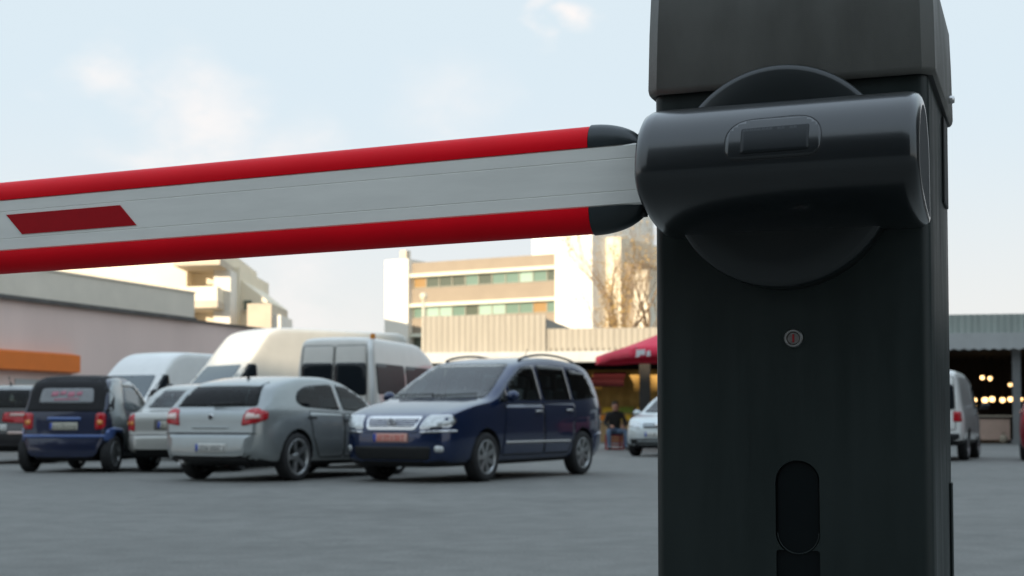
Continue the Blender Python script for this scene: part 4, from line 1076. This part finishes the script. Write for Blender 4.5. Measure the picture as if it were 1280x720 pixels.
# van D : small white van right of the cabinet
fwd = Vector((.40, .917)); sp = van_spec(4.1, 1.72, 1.82, M['whitepaint'], 'glass', hood=1.05, ws_top=1.70, lean=.16, fair=False, wheel=.30)
sp['parts'] = [p for p in sp['parts'] if p[0] not in ('taillight',)] + [('taillight', 'rear', [(.66, .78), (.82, .78), (.80, .98), (.66, .98)], 'tail', dict(mirror=True, r=.03, off=.008))]
lf = Vector((-fwd.y, fwd.x)); rc = Vector((gx(1203, 27.9), 27.9)); mid = rc + lf * .84 + fwd * 2.05
root, bd = car('delivery_van', 'small white delivery van seen from behind near the covered market', 'van', sp, mid, fwd, VANS)
mirrors(root, 1.15, .98, 1.12, 'black'); handles(root, bd, [(.45, .92)], 'black')

# ------------------------------------------------------------------ buildings
def frame_root(name, label, cat, p0, p1, group=None):      # origin at p0, x axis towards p1, -y faces the camera side
    a = Vector(p0); b = Vector(p1); return thing(name, label, cat, (a.x, a.y, 0), math.atan2(b.y - a.y, b.x - a.x), group), (b - a).length

def left_building():
    p0 = Vector((-14.4, 40.)); dr = Vector((.34, .9404))
    st = p0 - dr * 26; en = p0 + dr * 20
    root, L = frame_root('market_store', 'long low store with pinkish wall, grey parapet and orange fascia', 'building', st, en)
    T = 26 + 9.8                                     # the parapet ends here
    MB().box((0, 0, 0), (L, 14, 4.24), M['pinkwall']).build('wall', root)
    mb = MB(); mb.box((0, -.06, 4.36), (T, 13.9, 5.22), M['greyparapet'])
    mb.box((-.02, -.10, 5.22), (T + .03, 13.95, 5.27), M['greyparapet'])
    mb.build('parapet', root)
    g = MB(); g.box((0, -.16, 4.24), (T, .02, 4.36), M['gutter']); g.box((T, -.10, 4.24), (L, 13.9, 4.30), M['gutter'])
    for k in (3,): g.tube([(T - 2 - k * 6, -.08, 4.24), (T - 2 - k * 6, -.08, .1)], .045, M['pinkwall'], 8)
    g.build('gutter', root)
    o = MB(); e = 26 + 3.2
    o.prism([(-.02, 2.22), (-.30, 2.26), (-.30, 2.76), (-.02, 2.82)], 'x', 0, e, M['orange']); o.build('fascia_board', root)
    for k in range(5):
        x = e - 2.6 - k * 3.4
        MB().box((x, -.03, 0.02), (x + 2.2, -.004, 2.0), M['valance']).build('shutter', root)
    # added blocks, never in view, shaped to throw shade over the lot
    mb = MB()
    Lv = Vector((LX, LY)).normalized(); Rv = Vector((Lv.y, -Lv.x)); inv = root.matrix_basis.inverted() if False else None
    rz = root.rotation_euler.z; ca, sa = math.cos(-rz), math.sin(-rz)
    def loc(l, c):
        q = Lv * l + Rv * c - st; return (q.x * ca - q.y * sa, q.x * sa + q.y * ca)
    for c0, c1, h, e in SHADE_BLOCKS:
        pts = [loc(-45 + e, c0), loc(-45 + e, c1), loc(-60 - e, c1), loc(-60 - e, c0)]
        mb.prism(pts, 'z', 0, h, M['blockergrey'])
    mb.build('shade_block', root)
SHADE_BLOCKS = ((-40, -25.9, 14.0, 0), (-26, -20.9, 15.5, .3), (-21, -18.4, 11.4, .6), (-18.5, 50, 46.0, .9))  # unseen shade pieces, each height tuned to where light should fall
left_building()

def cream_building():
    d = 85.; k = d / F
    def X(px): return gx(px, d)
    def Z(py): return gz(py, d)
    root = thing('balcony_building', 'sunlit cream building with jutting balcony slabs above the pinkish wall', 'building', (0, d, 0))
    MB().box((X(20), 0, 0), (X(232), 14, Z(306)), M['creamwall']).build('wall', root)
    MB().box((X(231), 1.5, 0), (X(292), 12, Z(330)), M['creamwall']).build('stair_tower', root)
    MB().box((X(268), -.5, Z(410)), (X(289), 1.6, Z(338)), M['whitewall']).build('pier', root)
    for i, (x0, x1, z, dep) in enumerate(((229, 296, 338, 3.4), (234, 292, 389, 3.0))):
        MB().prism([(X(x0), -dep + .6), (X(x1 - 8), -dep), (gx(x1 + 26, 98), 13), (X(x0), 13)], 'z', Z(z), Z(z) + .42, M['slab']).build('balcony_slab', root)
        MB().prism([(X(x0) + .05, -dep + .7), (X(x1 - 8) - .05, -dep + .1), (gx(x1 + 26, 98) - .1, 12.9), (gx(x1 + 26, 98) - .3, 12.9), (X(x1 - 8) - .15, -dep + .25), (X(x0) + .05, -dep + .85)], 'z', Z(z) + .42, Z(z) + 1.25, M['creamwall']).build('balcony_parapet', root)
    MB().prism([(X(292), Z(420)), (X(292), Z(345)), (X(326), Z(372)), (X(326), Z(420))], 'y', 2, 10, M['creamwall']).build('sloped_wing', root)
    MB().box((X(312), -1, Z(420)), (X(342), 5, Z(381)), M['slab']).build('roof_box', root)
    MB().box((X(336), -.5, Z(420)), (X(352), 4, Z(394)), M['whitewall']).build('roof_box', root)
    for x0, x1, y0, y1 in ((236, 243, 357, 367), (236, 243, 371, 384), (250, 262, 352, 374), (296, 306, 372, 384)):
        f = MB().box((X(x0), 1.40 if x1 < 290 else 1.92, Z(y1)), (X(x1), 1.7 if x1 < 290 else 2.3, Z(y0)), M['bwin_dark']).build('window', root)
        MB().box((X(x0) - .08, 1.34 if x1 < 290 else 1.86, Z(y1) - .12), (X(x1) + .08, 1.6 if x1 < 290 else 2.2, Z(y1)), M['slab']).build('sill', f)
    # storey windows on the hidden upper part of the wall, under the roof edge
    MB().box((X(18), -.25, Z(306)), (X(234), 14.2, Z(302)), M['slab']).build('roof_edge', root)
    MB().tube([(X(104), 3, Z(310)), (X(104), 3, Z(338) + 3.2)], .12, M['slab'], 8).build('vent_pipe', root)
cream_building()

def office():
    p0 = (gx(515, 112), 112.); p1 = (gx(700, 105.4), 105.4)
    root, L = frame_root('office_building', 'white office building with beige bands and rows of windows behind the market', 'building', p0, p1)
    MB().box((0, .45, 0), (L, 14, 13.25), M['beige']).build('core', root)
    lv = [(13.25, 12.35), (11.2, 10.0), (8.85, 7.65), (6.5, 5.3), (4.15, 2.95)]
    for z1, z0 in lv: MB().box((0, 0, z0), (L, .44, z1), M['beige'], .01).build('spandrel', root)
    for z1, z0 in lv[:4]:
        MB().box((0, -.35, z0 - .27), (L, .44, z0 - .003), M['ledge']).build('ledge', root)
        top = z0 - .29; bot = top - .82
        rng = random.Random(int(z0 * 10)); n = 11; wd = L / n
        pat = {123: 'wdddgdggbgd', 100: 'gbbgdbbggwg', 76: 'dgdgbbgdgdd', 53: 'gdgddgdgbdg'}.get(int(z0 * 10), 'gdgddgdgbdg')
        for i in range(n):
            mm = {'g': 'bwin_green', 'd': 'bwin_dark', 'b': 'bwin_blind', 'w': 'bwin_glint'}[pat[i]]
            wo = MB().box((i * wd + .05, .25, bot), ((i + 1) * wd - .05, .44, top), M[mm]).build('window', root)
            fb = MB(); fb.box((i * wd - .03, .18, bot), (i * wd + .05, .44, top), M['mull']); fb.box((i * wd + .05, .2, bot), ((i + 1) * wd - .05, .44, bot + .07), M['mull'])
            fb.build('window_frame', wo)
    MB().box((-2.25, -.6, 0), (-.002, 9, 13.55), M['whitewall'], .02).build('stair_wing', root)
    MB().box((-1.6, .6, 13.55), (-1.0, 1.2, 14.4), M['slab']).build('roof_vent', root)
    MB().box((L + .002, -.8, 0), (L + 3.1, 10, 17.0), M['whitewall'], .02).build('lift_wing', root)
    MB().box((L - 4.6, 4, 13.25), (L, 11, 16.6), M['whitewall']).build('penthouse', root)
    mb = MB(); mb.box((L + 3.1, 1.5, 0), (L + 4.3, 10, 14.4), M['creamwall']); mb.box((L + 4.3, 2.4, 0), (L + 5.5, 10, 12.5), M['beige']); mb.box((L + 5.5, 1.2, 0), (L + 6.7, 10, 11.8), M['creamwall'])
    mb.build('side_wing', root)
office()

def market():
    # one long covered market; its front runs slightly towards us on the right
    p0 = Vector((-7.5, 54.5)); p1 = Vector((30., 46.8))
    root, L = frame_root('market_hall', 'long covered market with corrugated fascia and dark open stalls', 'market hall', p0, p1)
    rz = root.rotation_euler.z
    def xof(px):                                   # local x of an image column on the front plane
        k = (px - 640) / F; dx, dy = math.cos(rz), math.sin(rz)
        return (k * p0.y - p0.x) / (dx - k * dy)
    def corr(x0, x1, z0, z1, m, y=0., pitch=.22, amp=.03):
        mb = MB(); vs = []; n = int((x1 - x0) / pitch * 6); 
        for i in range(n + 1):
            x = x0 + (x1 - x0) * i / n; ph = (i % 6)
            yy = y - (amp if ph in (1, 2) else 0 if ph in (4, 5) else amp * .5)
            vs += [(x, yy, z0), (x, yy, z1)]
        fs = [(2 * i, 2 * i + 2, 2 * i + 3, 2 * i + 1) for i in range(n)]
        mb.add(vs, fs, m); mb.box((x0, y + .03, z0), (x1, y + .10, z1), m); return mb
    a = xof(528); b = xof(682); c = xof(1010)
    corr(a, b, 3.35, 4.75, M['corr']).build('fascia', root)
    corr(b + .01, c, 3.35, 4.22, M['corr'], .12).build('fascia', root)
    corr(c + .01, L, 3.86, 4.52, M['corrgrey'], .0).build('fascia', root)
    v = MB(); v.box((a, -.5, 2.95), (c, .10, 3.34), M['valance'])
    n = 60
    for i in range(n):
        x = c + .01 + (L - c) * i / n; w_ = (L - c) / n
        v.prism([(x, 3.84), (x, 3.30), (x + w_ * .5, 3.24), (x + w_, 3.30), (x + w_, 3.84)], 'y', -.55, -.50, M['valance'])
    v.box((c, -.5, 3.78), (L, .1, 3.84), M['valance'])
    v.build('canopy_edge', root)
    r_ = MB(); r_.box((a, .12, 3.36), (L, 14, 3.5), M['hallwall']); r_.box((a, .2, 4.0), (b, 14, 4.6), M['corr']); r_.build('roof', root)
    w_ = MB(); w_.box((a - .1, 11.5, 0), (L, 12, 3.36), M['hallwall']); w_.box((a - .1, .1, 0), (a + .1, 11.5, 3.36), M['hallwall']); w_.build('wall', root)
    for px in (560, 700, 806, 905, 1040, 1165, 1271, 1360):
        x = xof(px); dk = 'hallwall' if px == 806 else 'postgrey'
        wd = .14 if px != 806 else .2
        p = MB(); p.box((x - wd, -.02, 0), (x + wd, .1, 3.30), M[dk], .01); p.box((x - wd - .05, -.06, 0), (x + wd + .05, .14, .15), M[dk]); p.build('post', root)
    MB().box((L, -46, 0), (L + 12, 14, 15), M['blockergrey']).build('dark_reflection_block', root)  # added out-of-view block, there to darken reflections in the car sides
    cs, sn = math.cos(rz), math.sin(rz)
    def world(px, back, z=0):
        x = xof(px); return Vector((p0.x + cs * x - sn * back, p0.y + sn * x + cs * back, z))
    return root, world, rz
hall, mw, mrz = market()

def bulbs():
    for px, py, back, r in ((1218, 500, 7, .13), (1231, 500, 7.3, .17), (1240, 499, 7, .16), (1253, 500, 7, .15), (1263, 499, 7.2, .15), (1276, 499, 7.4, .11), (1228, 472, 8.2, .12), (1238, 473, 8.4, .13), (1263, 481, 7.8, .11), (1209, 501, 7.5, .12)):
        p = mw(px, back); dd = p.y
        # keep the column of the picture: the point on the ray through px at that depth
        p = Vector((gx(px, dd), dd, gz(py, dd)))
        o = thing('hanging_lamp', 'warm lit bulb hanging in the dark market stall behind the counter', 'lamp', p, 0, 'lit bulbs in the market')
        MB().ball((0, 0, 0), r * .7, M['bulb'], 12, 8).build('bulb', o)
        MB().tube([(0, 0, r * .6), (0, 0, 3.37 - p.z)], .012, M['black'], 6).build('cord', o)
        MB().lathe([(.02, r * 1.2), (.03, r * .9), (r * .9, r * .55)], M['black'], 12).build('lamp_shade', o)
bulbs()

def counter():
    p = mw(1243, 1.2)
    t = thing('market_counter', 'pinkish market counter under the canopy beside the white delivery van', 'counter', p, mrz)
    MB().box((-.62, -.32, .12), (.62, .32, .88), M['counter'], .01).build('panel', t)
    MB().box((-.70, -.40, .93), (.70, .40, 1.0), M['countertop'], .01).build('top', t)
    MB().box((-.66, -.36, .88), (.66, .36, .93), M['hallwall']).build('apron', t)
    for sx in (-1, 1):
        for sy in (-1, 1): MB().box((sx * .62 - .04, sy * .3 - .04, 0), (sx * .62 + .04, sy * .3 + .04, .12), M['hallwall']).build('leg', t)
    p = mw(1256, .5)
    s_ = thing('feed_sack', 'small pale sack on the ground below the pinkish counter', 'sack', (p.x, p.y, 0), .3)
    MB().ball((0, 0, .16), .16, M['countertop'], 12, 8, (1, .8, 1.0)).build('sack_body', s_); MB().lathe([(.03, .30), (.035, .33), (.07, .38)], M['countertop'], 10).build('tied_neck', s_)
counter()

def fruit_stand():
    # colourful stall seen between the people carrier and the cabinet
    p = mw(776, 1.4)
    t = thing('fruit_stand', 'market fruit stand with ochre backdrop behind the seated person', 'market stall', p, mrz)
    MB().box((-1.6, -.7, .0), (1.6, .6, .55), M['wood'], .01).build('base', t)
    b = MB(); b.prism([(-.7, .55), (.6, 1.15), (.6, 1.2), (-.7, .6)], 'x', -1.6, 1.6, M['wood']); b.build('sloped_shelf', t)
    bk = MB(); n = 24; vs = []
    for i in range(n + 1):
        x = -1.6 + 3.2 * i / n; y = .75 + .05 * math.sin(i * 1.7) + .02 * math.sin(i * 3.9)
        vs += [(x, y, 1.0), (x, y + .04, 2.75), (x, y + .03, 1.0), (x, y + .07, 2.75)]
    bk.add(vs, [(4 * i, 4 * i + 4, 4 * i + 5, 4 * i + 1) for i in range(n)] + [(4 * i + 2, 4 * i + 3, 4 * i + 7, 4 * i + 6) for i in range(n)], M['tarp'], True)
    bk.build('backdrop', t)
    for sx in (-1.58, 1.58): MB().tube([(sx, .7, 0), (sx, .7, 2.8)], .03, M['postgrey'], 8).build('pole', t)
    a = MB(); a.prism([(-.1, 2.30), (.72, 2.62), (.72, 2.66), (-.1, 2.34)], 'x', -1.3, -.05, M['shaded_red']); a.prism([(-.1, 2.30), (-.1, 2.08), (-.08, 2.08), (-.08, 2.30)], 'x', -1.3, -.05, M['shaded_red']); a.build('awning', t)
    cs, sn = math.cos(mrz), math.sin(mrz)
    kinds = {'fruit_o': 'oranges', 'fruit_y': 'yellow fruit', 'fruit_g': 'green fruit', 'fruit_r': 'red fruit'}
    lab = {(0, 0): 'yellow', }
    for r_ in range(2):
        for c_ in range(5):
            fm = (('fruit_y', 'fruit_o', 'fruit_y', 'fruit_r', 'fruit_g'), ('fruit_o', 'fruit_y', 'fruit_g', 'fruit_y', 'fruit_o'))[r_][c_]
            lx = -1.28 + .64 * c_; ly = -.40 + .62 * r_; lz = .60 + (ly + .7) * .4615 + .03
            w3 = Vector((p.x + cs * lx - sn * ly, p.y + sn * lx + cs * ly, lz))
            row = ('front', 'upper')[r_]; pos = ('leftmost', 'second from left', 'middle', 'second from right', 'rightmost')[c_]
            o = thing('fruit_crate', 'wooden crate of %s, %s in the %s row of the stand' % (kinds[fm], pos, row), 'crate', w3, mrz, 'fruit crates on the stand')
            o.rotation_euler = (R(24.8), 0, mrz)
            b = MB()
            for q in ((-.29, -.26, 0, .29, .26, .02), (-.29, -.26, .02, -.27, .26, .16), (.27, -.26, .02, .29, .26, .16), (-.27, -.26, .02, .27, -.24, .16), (-.27, .24, .02, .27, .26, .16)):
                b.box(q[:3], q[3:], M['wood'])
            b.build('box', o)
            f = MB(); rg = random.Random(r_ * 9 + c_)
            for i in range(5):
                for j in range(5): f.ball((-.21 + .105 * i + rg.uniform(-.01, .01), -.19 + .095 * j, .13 + rg.uniform(0, .05)), .055, M[fm], 8, 6)
            f.build('fruit', o)
    return p
fruit_stand()

# ------------------------------------------------------------------ red market parasol
def parasol():
    d = 39.5; cx = gx(876, d); t = thing('market_parasol', 'large red square market parasol with white print on its valance', 'parasol', (cx, d, 0), R(8))
    h = 2.66; top = 3.66; e = (876 - 760) / F * d / (math.cos(R(8)) + 0.0) * .95
    mb = MB(); n = 8; vs = []; fs = []
    cr = [(-e, -e), (e, -e), (e, e), (-e, e)]
    ring = []
    for k in range(4):
        a = Vector(cr[k]); b = Vector(cr[(k + 1) % 4])
        for i in range(n): ring.append(a.lerp(b, i / n))
    m = len(ring); lev = 8
    for j in range(lev + 1):
        t_ = j / lev
        for i, p in enumerate(ring):
            k = i % n; sag = .10 * math.sin(math.pi * k / n) * (1 - t_)
            vs.append((p.x * (1 - t_ * .97), p.y * (1 - t_ * .97), h + (top - h) * (t_ ** 1.12) + sag * .6))
    for j in range(lev):
        for i in range(m): fs.append((j * m + i, j * m + (i + 1) % m, (j + 1) * m + (i + 1) % m, (j + 1) * m + i))
    mb.add(vs, fs, M['redcloth'], True)
    cano = mb.build('canopy', t)
    so_ = cano.modifiers.new('thickness', 'SOLIDIFY'); so_.thickness = .012
    v = MB(); lo = [(p.x * 1.0, p.y * 1.0, h + .06 * math.sin(math.pi * (i % n) / n)) for i, p in enumerate(ring)]
    hi = [(x * 1.005, y * 1.005, z - .24 + .02 * math.sin(i * 2.1)) for i, (x, y, z) in enumerate(lo)]
    v.add(lo + hi, [(i, (i + 1) % m, m + (i + 1) % m, m + i) for i in range(m)], M['redcloth'], True)
    val = v.build('valance', t); so_ = val.modifiers.new('thickness', 'SOLIDIFY'); so_.thickness = .01
    # faded white print near the corner and on the slope
    pr = MB()
    for x0, x1, z0, z1 in ((-e + .06, -e + .30, -.17, -.03), (-e + .34, -e + .44, -.20, -.06), (-e + .05, -e + .16, -.22, -.18)):
        pr.add([(x0, -e * 1.012, h + z0), (x1, -e * 1.012, h + z0 + .02), (x1, -e * 1.012, h + z1 + .02), (x0, -e * 1.012, h + z1)], [(0, 1, 2, 3)], M['whitecloth'])
    pr.build('white_print', val)
    pr = MB()
    for x0, x1, s0, s1 in ((-.62, -.36, .30, .46), (-.28, .02, .32, .50), (.12, .5, .30, .48)):
        def q(x, s):
            return (x, -e * (1 - s * .97), h + (top - h) * (s ** 1.12) + .045)
        pr.add([q(x0, s0), q(x1, s0), q(x1 - .06, s1), q(x0 + .06, s1)], [(0, 1, 2, 3)], M['whitecloth'])
    pr.build('white_print', cano)
    MB().tube([(0, 0, .1), (0, 0, top + .05)], .035, M['whitecloth'], 12).build('pole', t)
    MB().lathe([(0, .14), (.05, .14), (.07, .10), (.42, .08), (.45, .04), (.45, 0), (0, 0)], M['slab'], 24).build('base', t)
    for x, y in cr: MB().tube([(0, 0, h + .35), (x * .98, y * .98, h + .02)], .014, M['postgrey'], 6).build('rib', t)
parasol()

# ------------------------------------------------------------------ seated person on a red crate
def person():
    d = 39.5; x = gx(768, d); y = d
    c = thing('plastic_crate', 'red plastic crate on which the person sits', 'crate', (x, y, 0), .2)
    b = MB(); b.box((-.2, -.17, 0), (.2, .17, .05), M['redplastic'], .008)
    for z in (.10, .19, .28, .36): b.box((-.2, -.17, z), (.2, .17, z + .05), M['redplastic'], .006)
    b.build('rim_boards', c)
    for sx in (-1, 1):
        for sy in (-1, 1): MB().box((sx * .205 - .02, sy * .175 - .02, 0), (sx * .205 + .02, sy * .175 + .02, .415), M['redplastic'], .004).build('corner', c)
    J = {'pel': (0, .02, .52, .16), 'bel': (0, .0, .68, .15), 'che': (0, -.06, .88, .17), 'nek': (0, -.10, 1.06, .075), 'hd0': (0, -.13, 1.14, .075), 'hd1': (0, -.135, 1.22, .098), 'hd2': (0, -.13, 1.30, .075)}
    E = [('pel', 'bel'), ('bel', 'che'), ('che', 'nek'), ('nek', 'hd0'), ('hd0', 'hd1'), ('hd1', 'hd2')]
    for s_, n in ((1, 'l'), (-1, 'r')):
        J.update({'hip' + n: (s_ * .11, -.02, .50, .105), 'kn' + n: (s_ * .24, -.46, .54, .075), 'cal' + n: (s_ * .24, -.47, .36, .064), 'an' + n: (s_ * .23, -.46, .09, .048), 'to' + n: (s_ * .25, -.64, .045, .040),
                  'sh' + n: (s_ * .20, -.07, .99, .075), 'el' + n: (s_ * .29, -.16, .72, .055), 'wr' + n: (s_ * .17, -.40, .66, .038)})
        E += [('pel', 'hip' + n), ('hip' + n, 'kn' + n), ('kn' + n, 'cal' + n), ('cal' + n, 'an' + n), ('an' + n, 'to' + n), ('che', 'sh' + n), ('sh' + n, 'el' + n), ('el' + n, 'wr' + n)]
        w3 = Vector(J['wr' + n][:3])
        J['pa' + n] = (*(w3 + Vector((-s_ * .03, -.06, -.01))), .030); E.append(('wr' + n, 'pa' + n))
        for i in range(4):
            bb = w3 + Vector((-s_ * (.0 + .018 * i), -.09, -.01)); a1 = 'f%d' % i + n; a2 = 'g%d' % i + n; ln = (.035, .045, .048, .04)[i]
            J[a1] = (*(bb + Vector((0, -ln * .6, -.01))), .009); J[a2] = (*(bb + Vector((-s_ * .004, -ln, -.035))), .008); E += [('pa' + n, a1), (a1, a2)]
        J['th' + n] = (*(w3 + Vector((-s_ * .07, -.05, .02))), .010); E.append(('pa' + n, 'th' + n))
    names = list(J); me = bpy.data.meshes.new('person'); me.from_pydata([J[n][:3] for n in names], [(names.index(a), names.index(b)) for a, b in E], [])
    def mods(o):
        me.skin_vertices.new() if hasattr(me.skin_vertices, 'new') and not me.skin_vertices else None
        o.modifiers.new('s', 'SKIN'); u = o.modifiers.new('u', 'SUBSURF'); u.levels = 2; u.render_levels = 2
        lay = me.skin_vertices[0]
        for i, n in enumerate(names):
            r_ = J[n][3]; lay.data[i].radius = (r_, r_); lay.data[i].use_root = (n == 'pel')
    r_ = evaluated(me, mods)
    r_.materials.clear()
    for m in ('jacket', 'jeans', 'skin', 'black'): r_.materials.append(M[m])
    for p in r_.polygons:
        c0 = p.center; k = 0
        if c0.z > 1.09 or (c0.y < -.42 and .56 < c0.z < .72 and abs(c0.x) < .2): k = 2
        elif c0.z < .10: k = 3
        elif c0.z < .60 and (c0.y < -.1 or c0.z < .55): k = 1
        p.material_index = k; p.use_smooth = True
    root = thing('person', 'seated person in dark jacket and blue jeans, knees apart, facing us', 'person', (x, y, -.01), .1)
    bo = link('body', r_, root)
    h = MB(); h.ball((0, -.10, 1.265), .105, M['hair'], 14, 10, (.95, .95, .80)); h.build('hair', root)
    f = MB(); f.ball((0, -.235, 1.205), .016, M['skin'], 8, 6, (.8, 1.2, 1.3)); 
    for s_ in (1, -1): f.ball((s_ * .035, -.218, 1.235), .011, M['hair'], 8, 6); f.ball((s_ * .098, -.13, 1.22), .022, M['skin'], 8, 6, (.4, .8, 1.2))
    f.ball((0, -.222, 1.165), .018, M['redplastic'], 8, 6, (1.4, .4, .35)); f.build('face', root)
person()

# ------------------------------------------------------------------ trees and lamp post
def tree(label, x, y, h, seed, spread=1., leaves=260):
    t = thing('bare_tree', label, 'tree', (x, y, 0), 0, 'bare trees behind the market'); rg = random.Random(seed)
    tk = MB(); cr = MB(); tips = []
    def grow(p, d_, ln, r, lev):
        pts = [p]; rads = [r]; q = p.copy(); dd = d_.copy(); n = 4 if lev < 3 else 3
        for i in range(n):
            dd = (dd + Vector((rg.uniform(-.16, .16), rg.uniform(-.16, .16), rg.uniform(-.02, .14)))).normalized()
            q = q + dd * ln / n; pts.append(q.copy()); rads.append(r * (1 - .42 * (i + 1) / n))
        (tk if lev < 2 else cr).tube(pts, rads, M['bark'], 9 if lev < 2 else 5 if lev < 4 else 3, caps=False)
        if lev >= 3: tips.extend(pts[1:])
        if lev >= 6: return
        kids = (4, 4, 4, 4, 3, 2)[lev]
        for k in range(kids):
            i = n if k == 0 else rg.randint(max(1, n - 2), n); bp = pts[i]
            a = rg.uniform(0, 2 * math.pi); side = Vector((math.cos(a), math.sin(a), 0)); tilt = rg.uniform(.30, .75) * spread if k else rg.uniform(.05, .25)
            nd = (dd + side * tilt).normalized()
            grow(bp, nd, ln * rg.uniform(.60, .80), rads[i] * (.72 if k == 0 else rg.uniform(.42, .6)), lev + 1)
    grow(Vector((0, 0, -.1)), Vector((0, 0, 1)), h * .30, h * .025, 0)
    tk.build('trunk', t)
    for i in range(leaves):
        p = rg.choice(tips) + Vector((rg.gauss(0, .12), rg.gauss(0, .12), rg.gauss(0, .12))); s_ = rg.uniform(.05, .11)
        u = Vector((rg.gauss(0, 1), rg.gauss(0, 1), rg.gauss(0, 1))).normalized(); v_ = u.orthogonal().normalized()
        cr.add([p - u * s_, p + v_ * s_ * .5, p + u * s_, p - v_ * s_ * .5], [(0, 1, 2, 3)], M['leaf'])
    cr.build('crown', t)
tree('tall bare tree in golden sun in front of the white office wing', gx(768, 78), 78, 15, 5, .75, 700)
tree('slimmer bare tree beside the barrier cabinet, half hidden by it', gx(812, 84), 84, 15, 11, .85, 300)
def shrub(x, y):
    t = thing('dry_shrub', 'dry golden brown shrub at the foot of the tall bare tree', 'shrub', (x, y, 0)); rg = random.Random(3)
    st = MB(); lf_ = MB()
    for i in range(26):
        a = rg.uniform(0, 6.28); e = rg.uniform(.1, .5); tip = Vector((math.cos(a) * e * 2.4, math.sin(a) * e * 2.4, rg.uniform(5.0, 8.6)))
        st.tube([(0, 0, 0), tip * .5 + Vector((0, 0, .3)), tip], [.05, .03, .01], M['bark'], 5)
        for k in range(60):
            p = tip * rg.uniform(.35, 1.) + Vector((rg.gauss(0, .22), rg.gauss(0, .22), rg.gauss(0, .22))); s_ = rg.uniform(.05, .12)
            u = Vector((rg.gauss(0, 1), rg.gauss(0, 1), rg.gauss(0, 1))).normalized(); v_ = u.orthogonal().normalized()
            lf_.add([p - u * s_, p + v_ * s_ * .6, p + u * s_, p - v_ * s_ * .6], [(0, 1, 2, 3)], M['leaf'])
    st.build('stem', t); lf_.build('foliage', t)
shrub(gx(768, 76), 76)
def lamp_post():
    d = 92.; x = gx(529, d)
    t = thing('lamp_post', 'slender pale lamp post against the beige office front', 'lamp post', (x, d, 0))
    MB().tube([(0, 0, 0), (0, 0, gz(372, d) - .2)], [.16, .09], M['polew'], 12).build('pole', t)
    MB().lathe([(0, .35), (.20, .28), (.26, .12), (.20, -.05), (.10, -.2)], M['polew'], 16, 'z', (0, 0, gz(372, d))).build('lantern', t)
lamp_post()
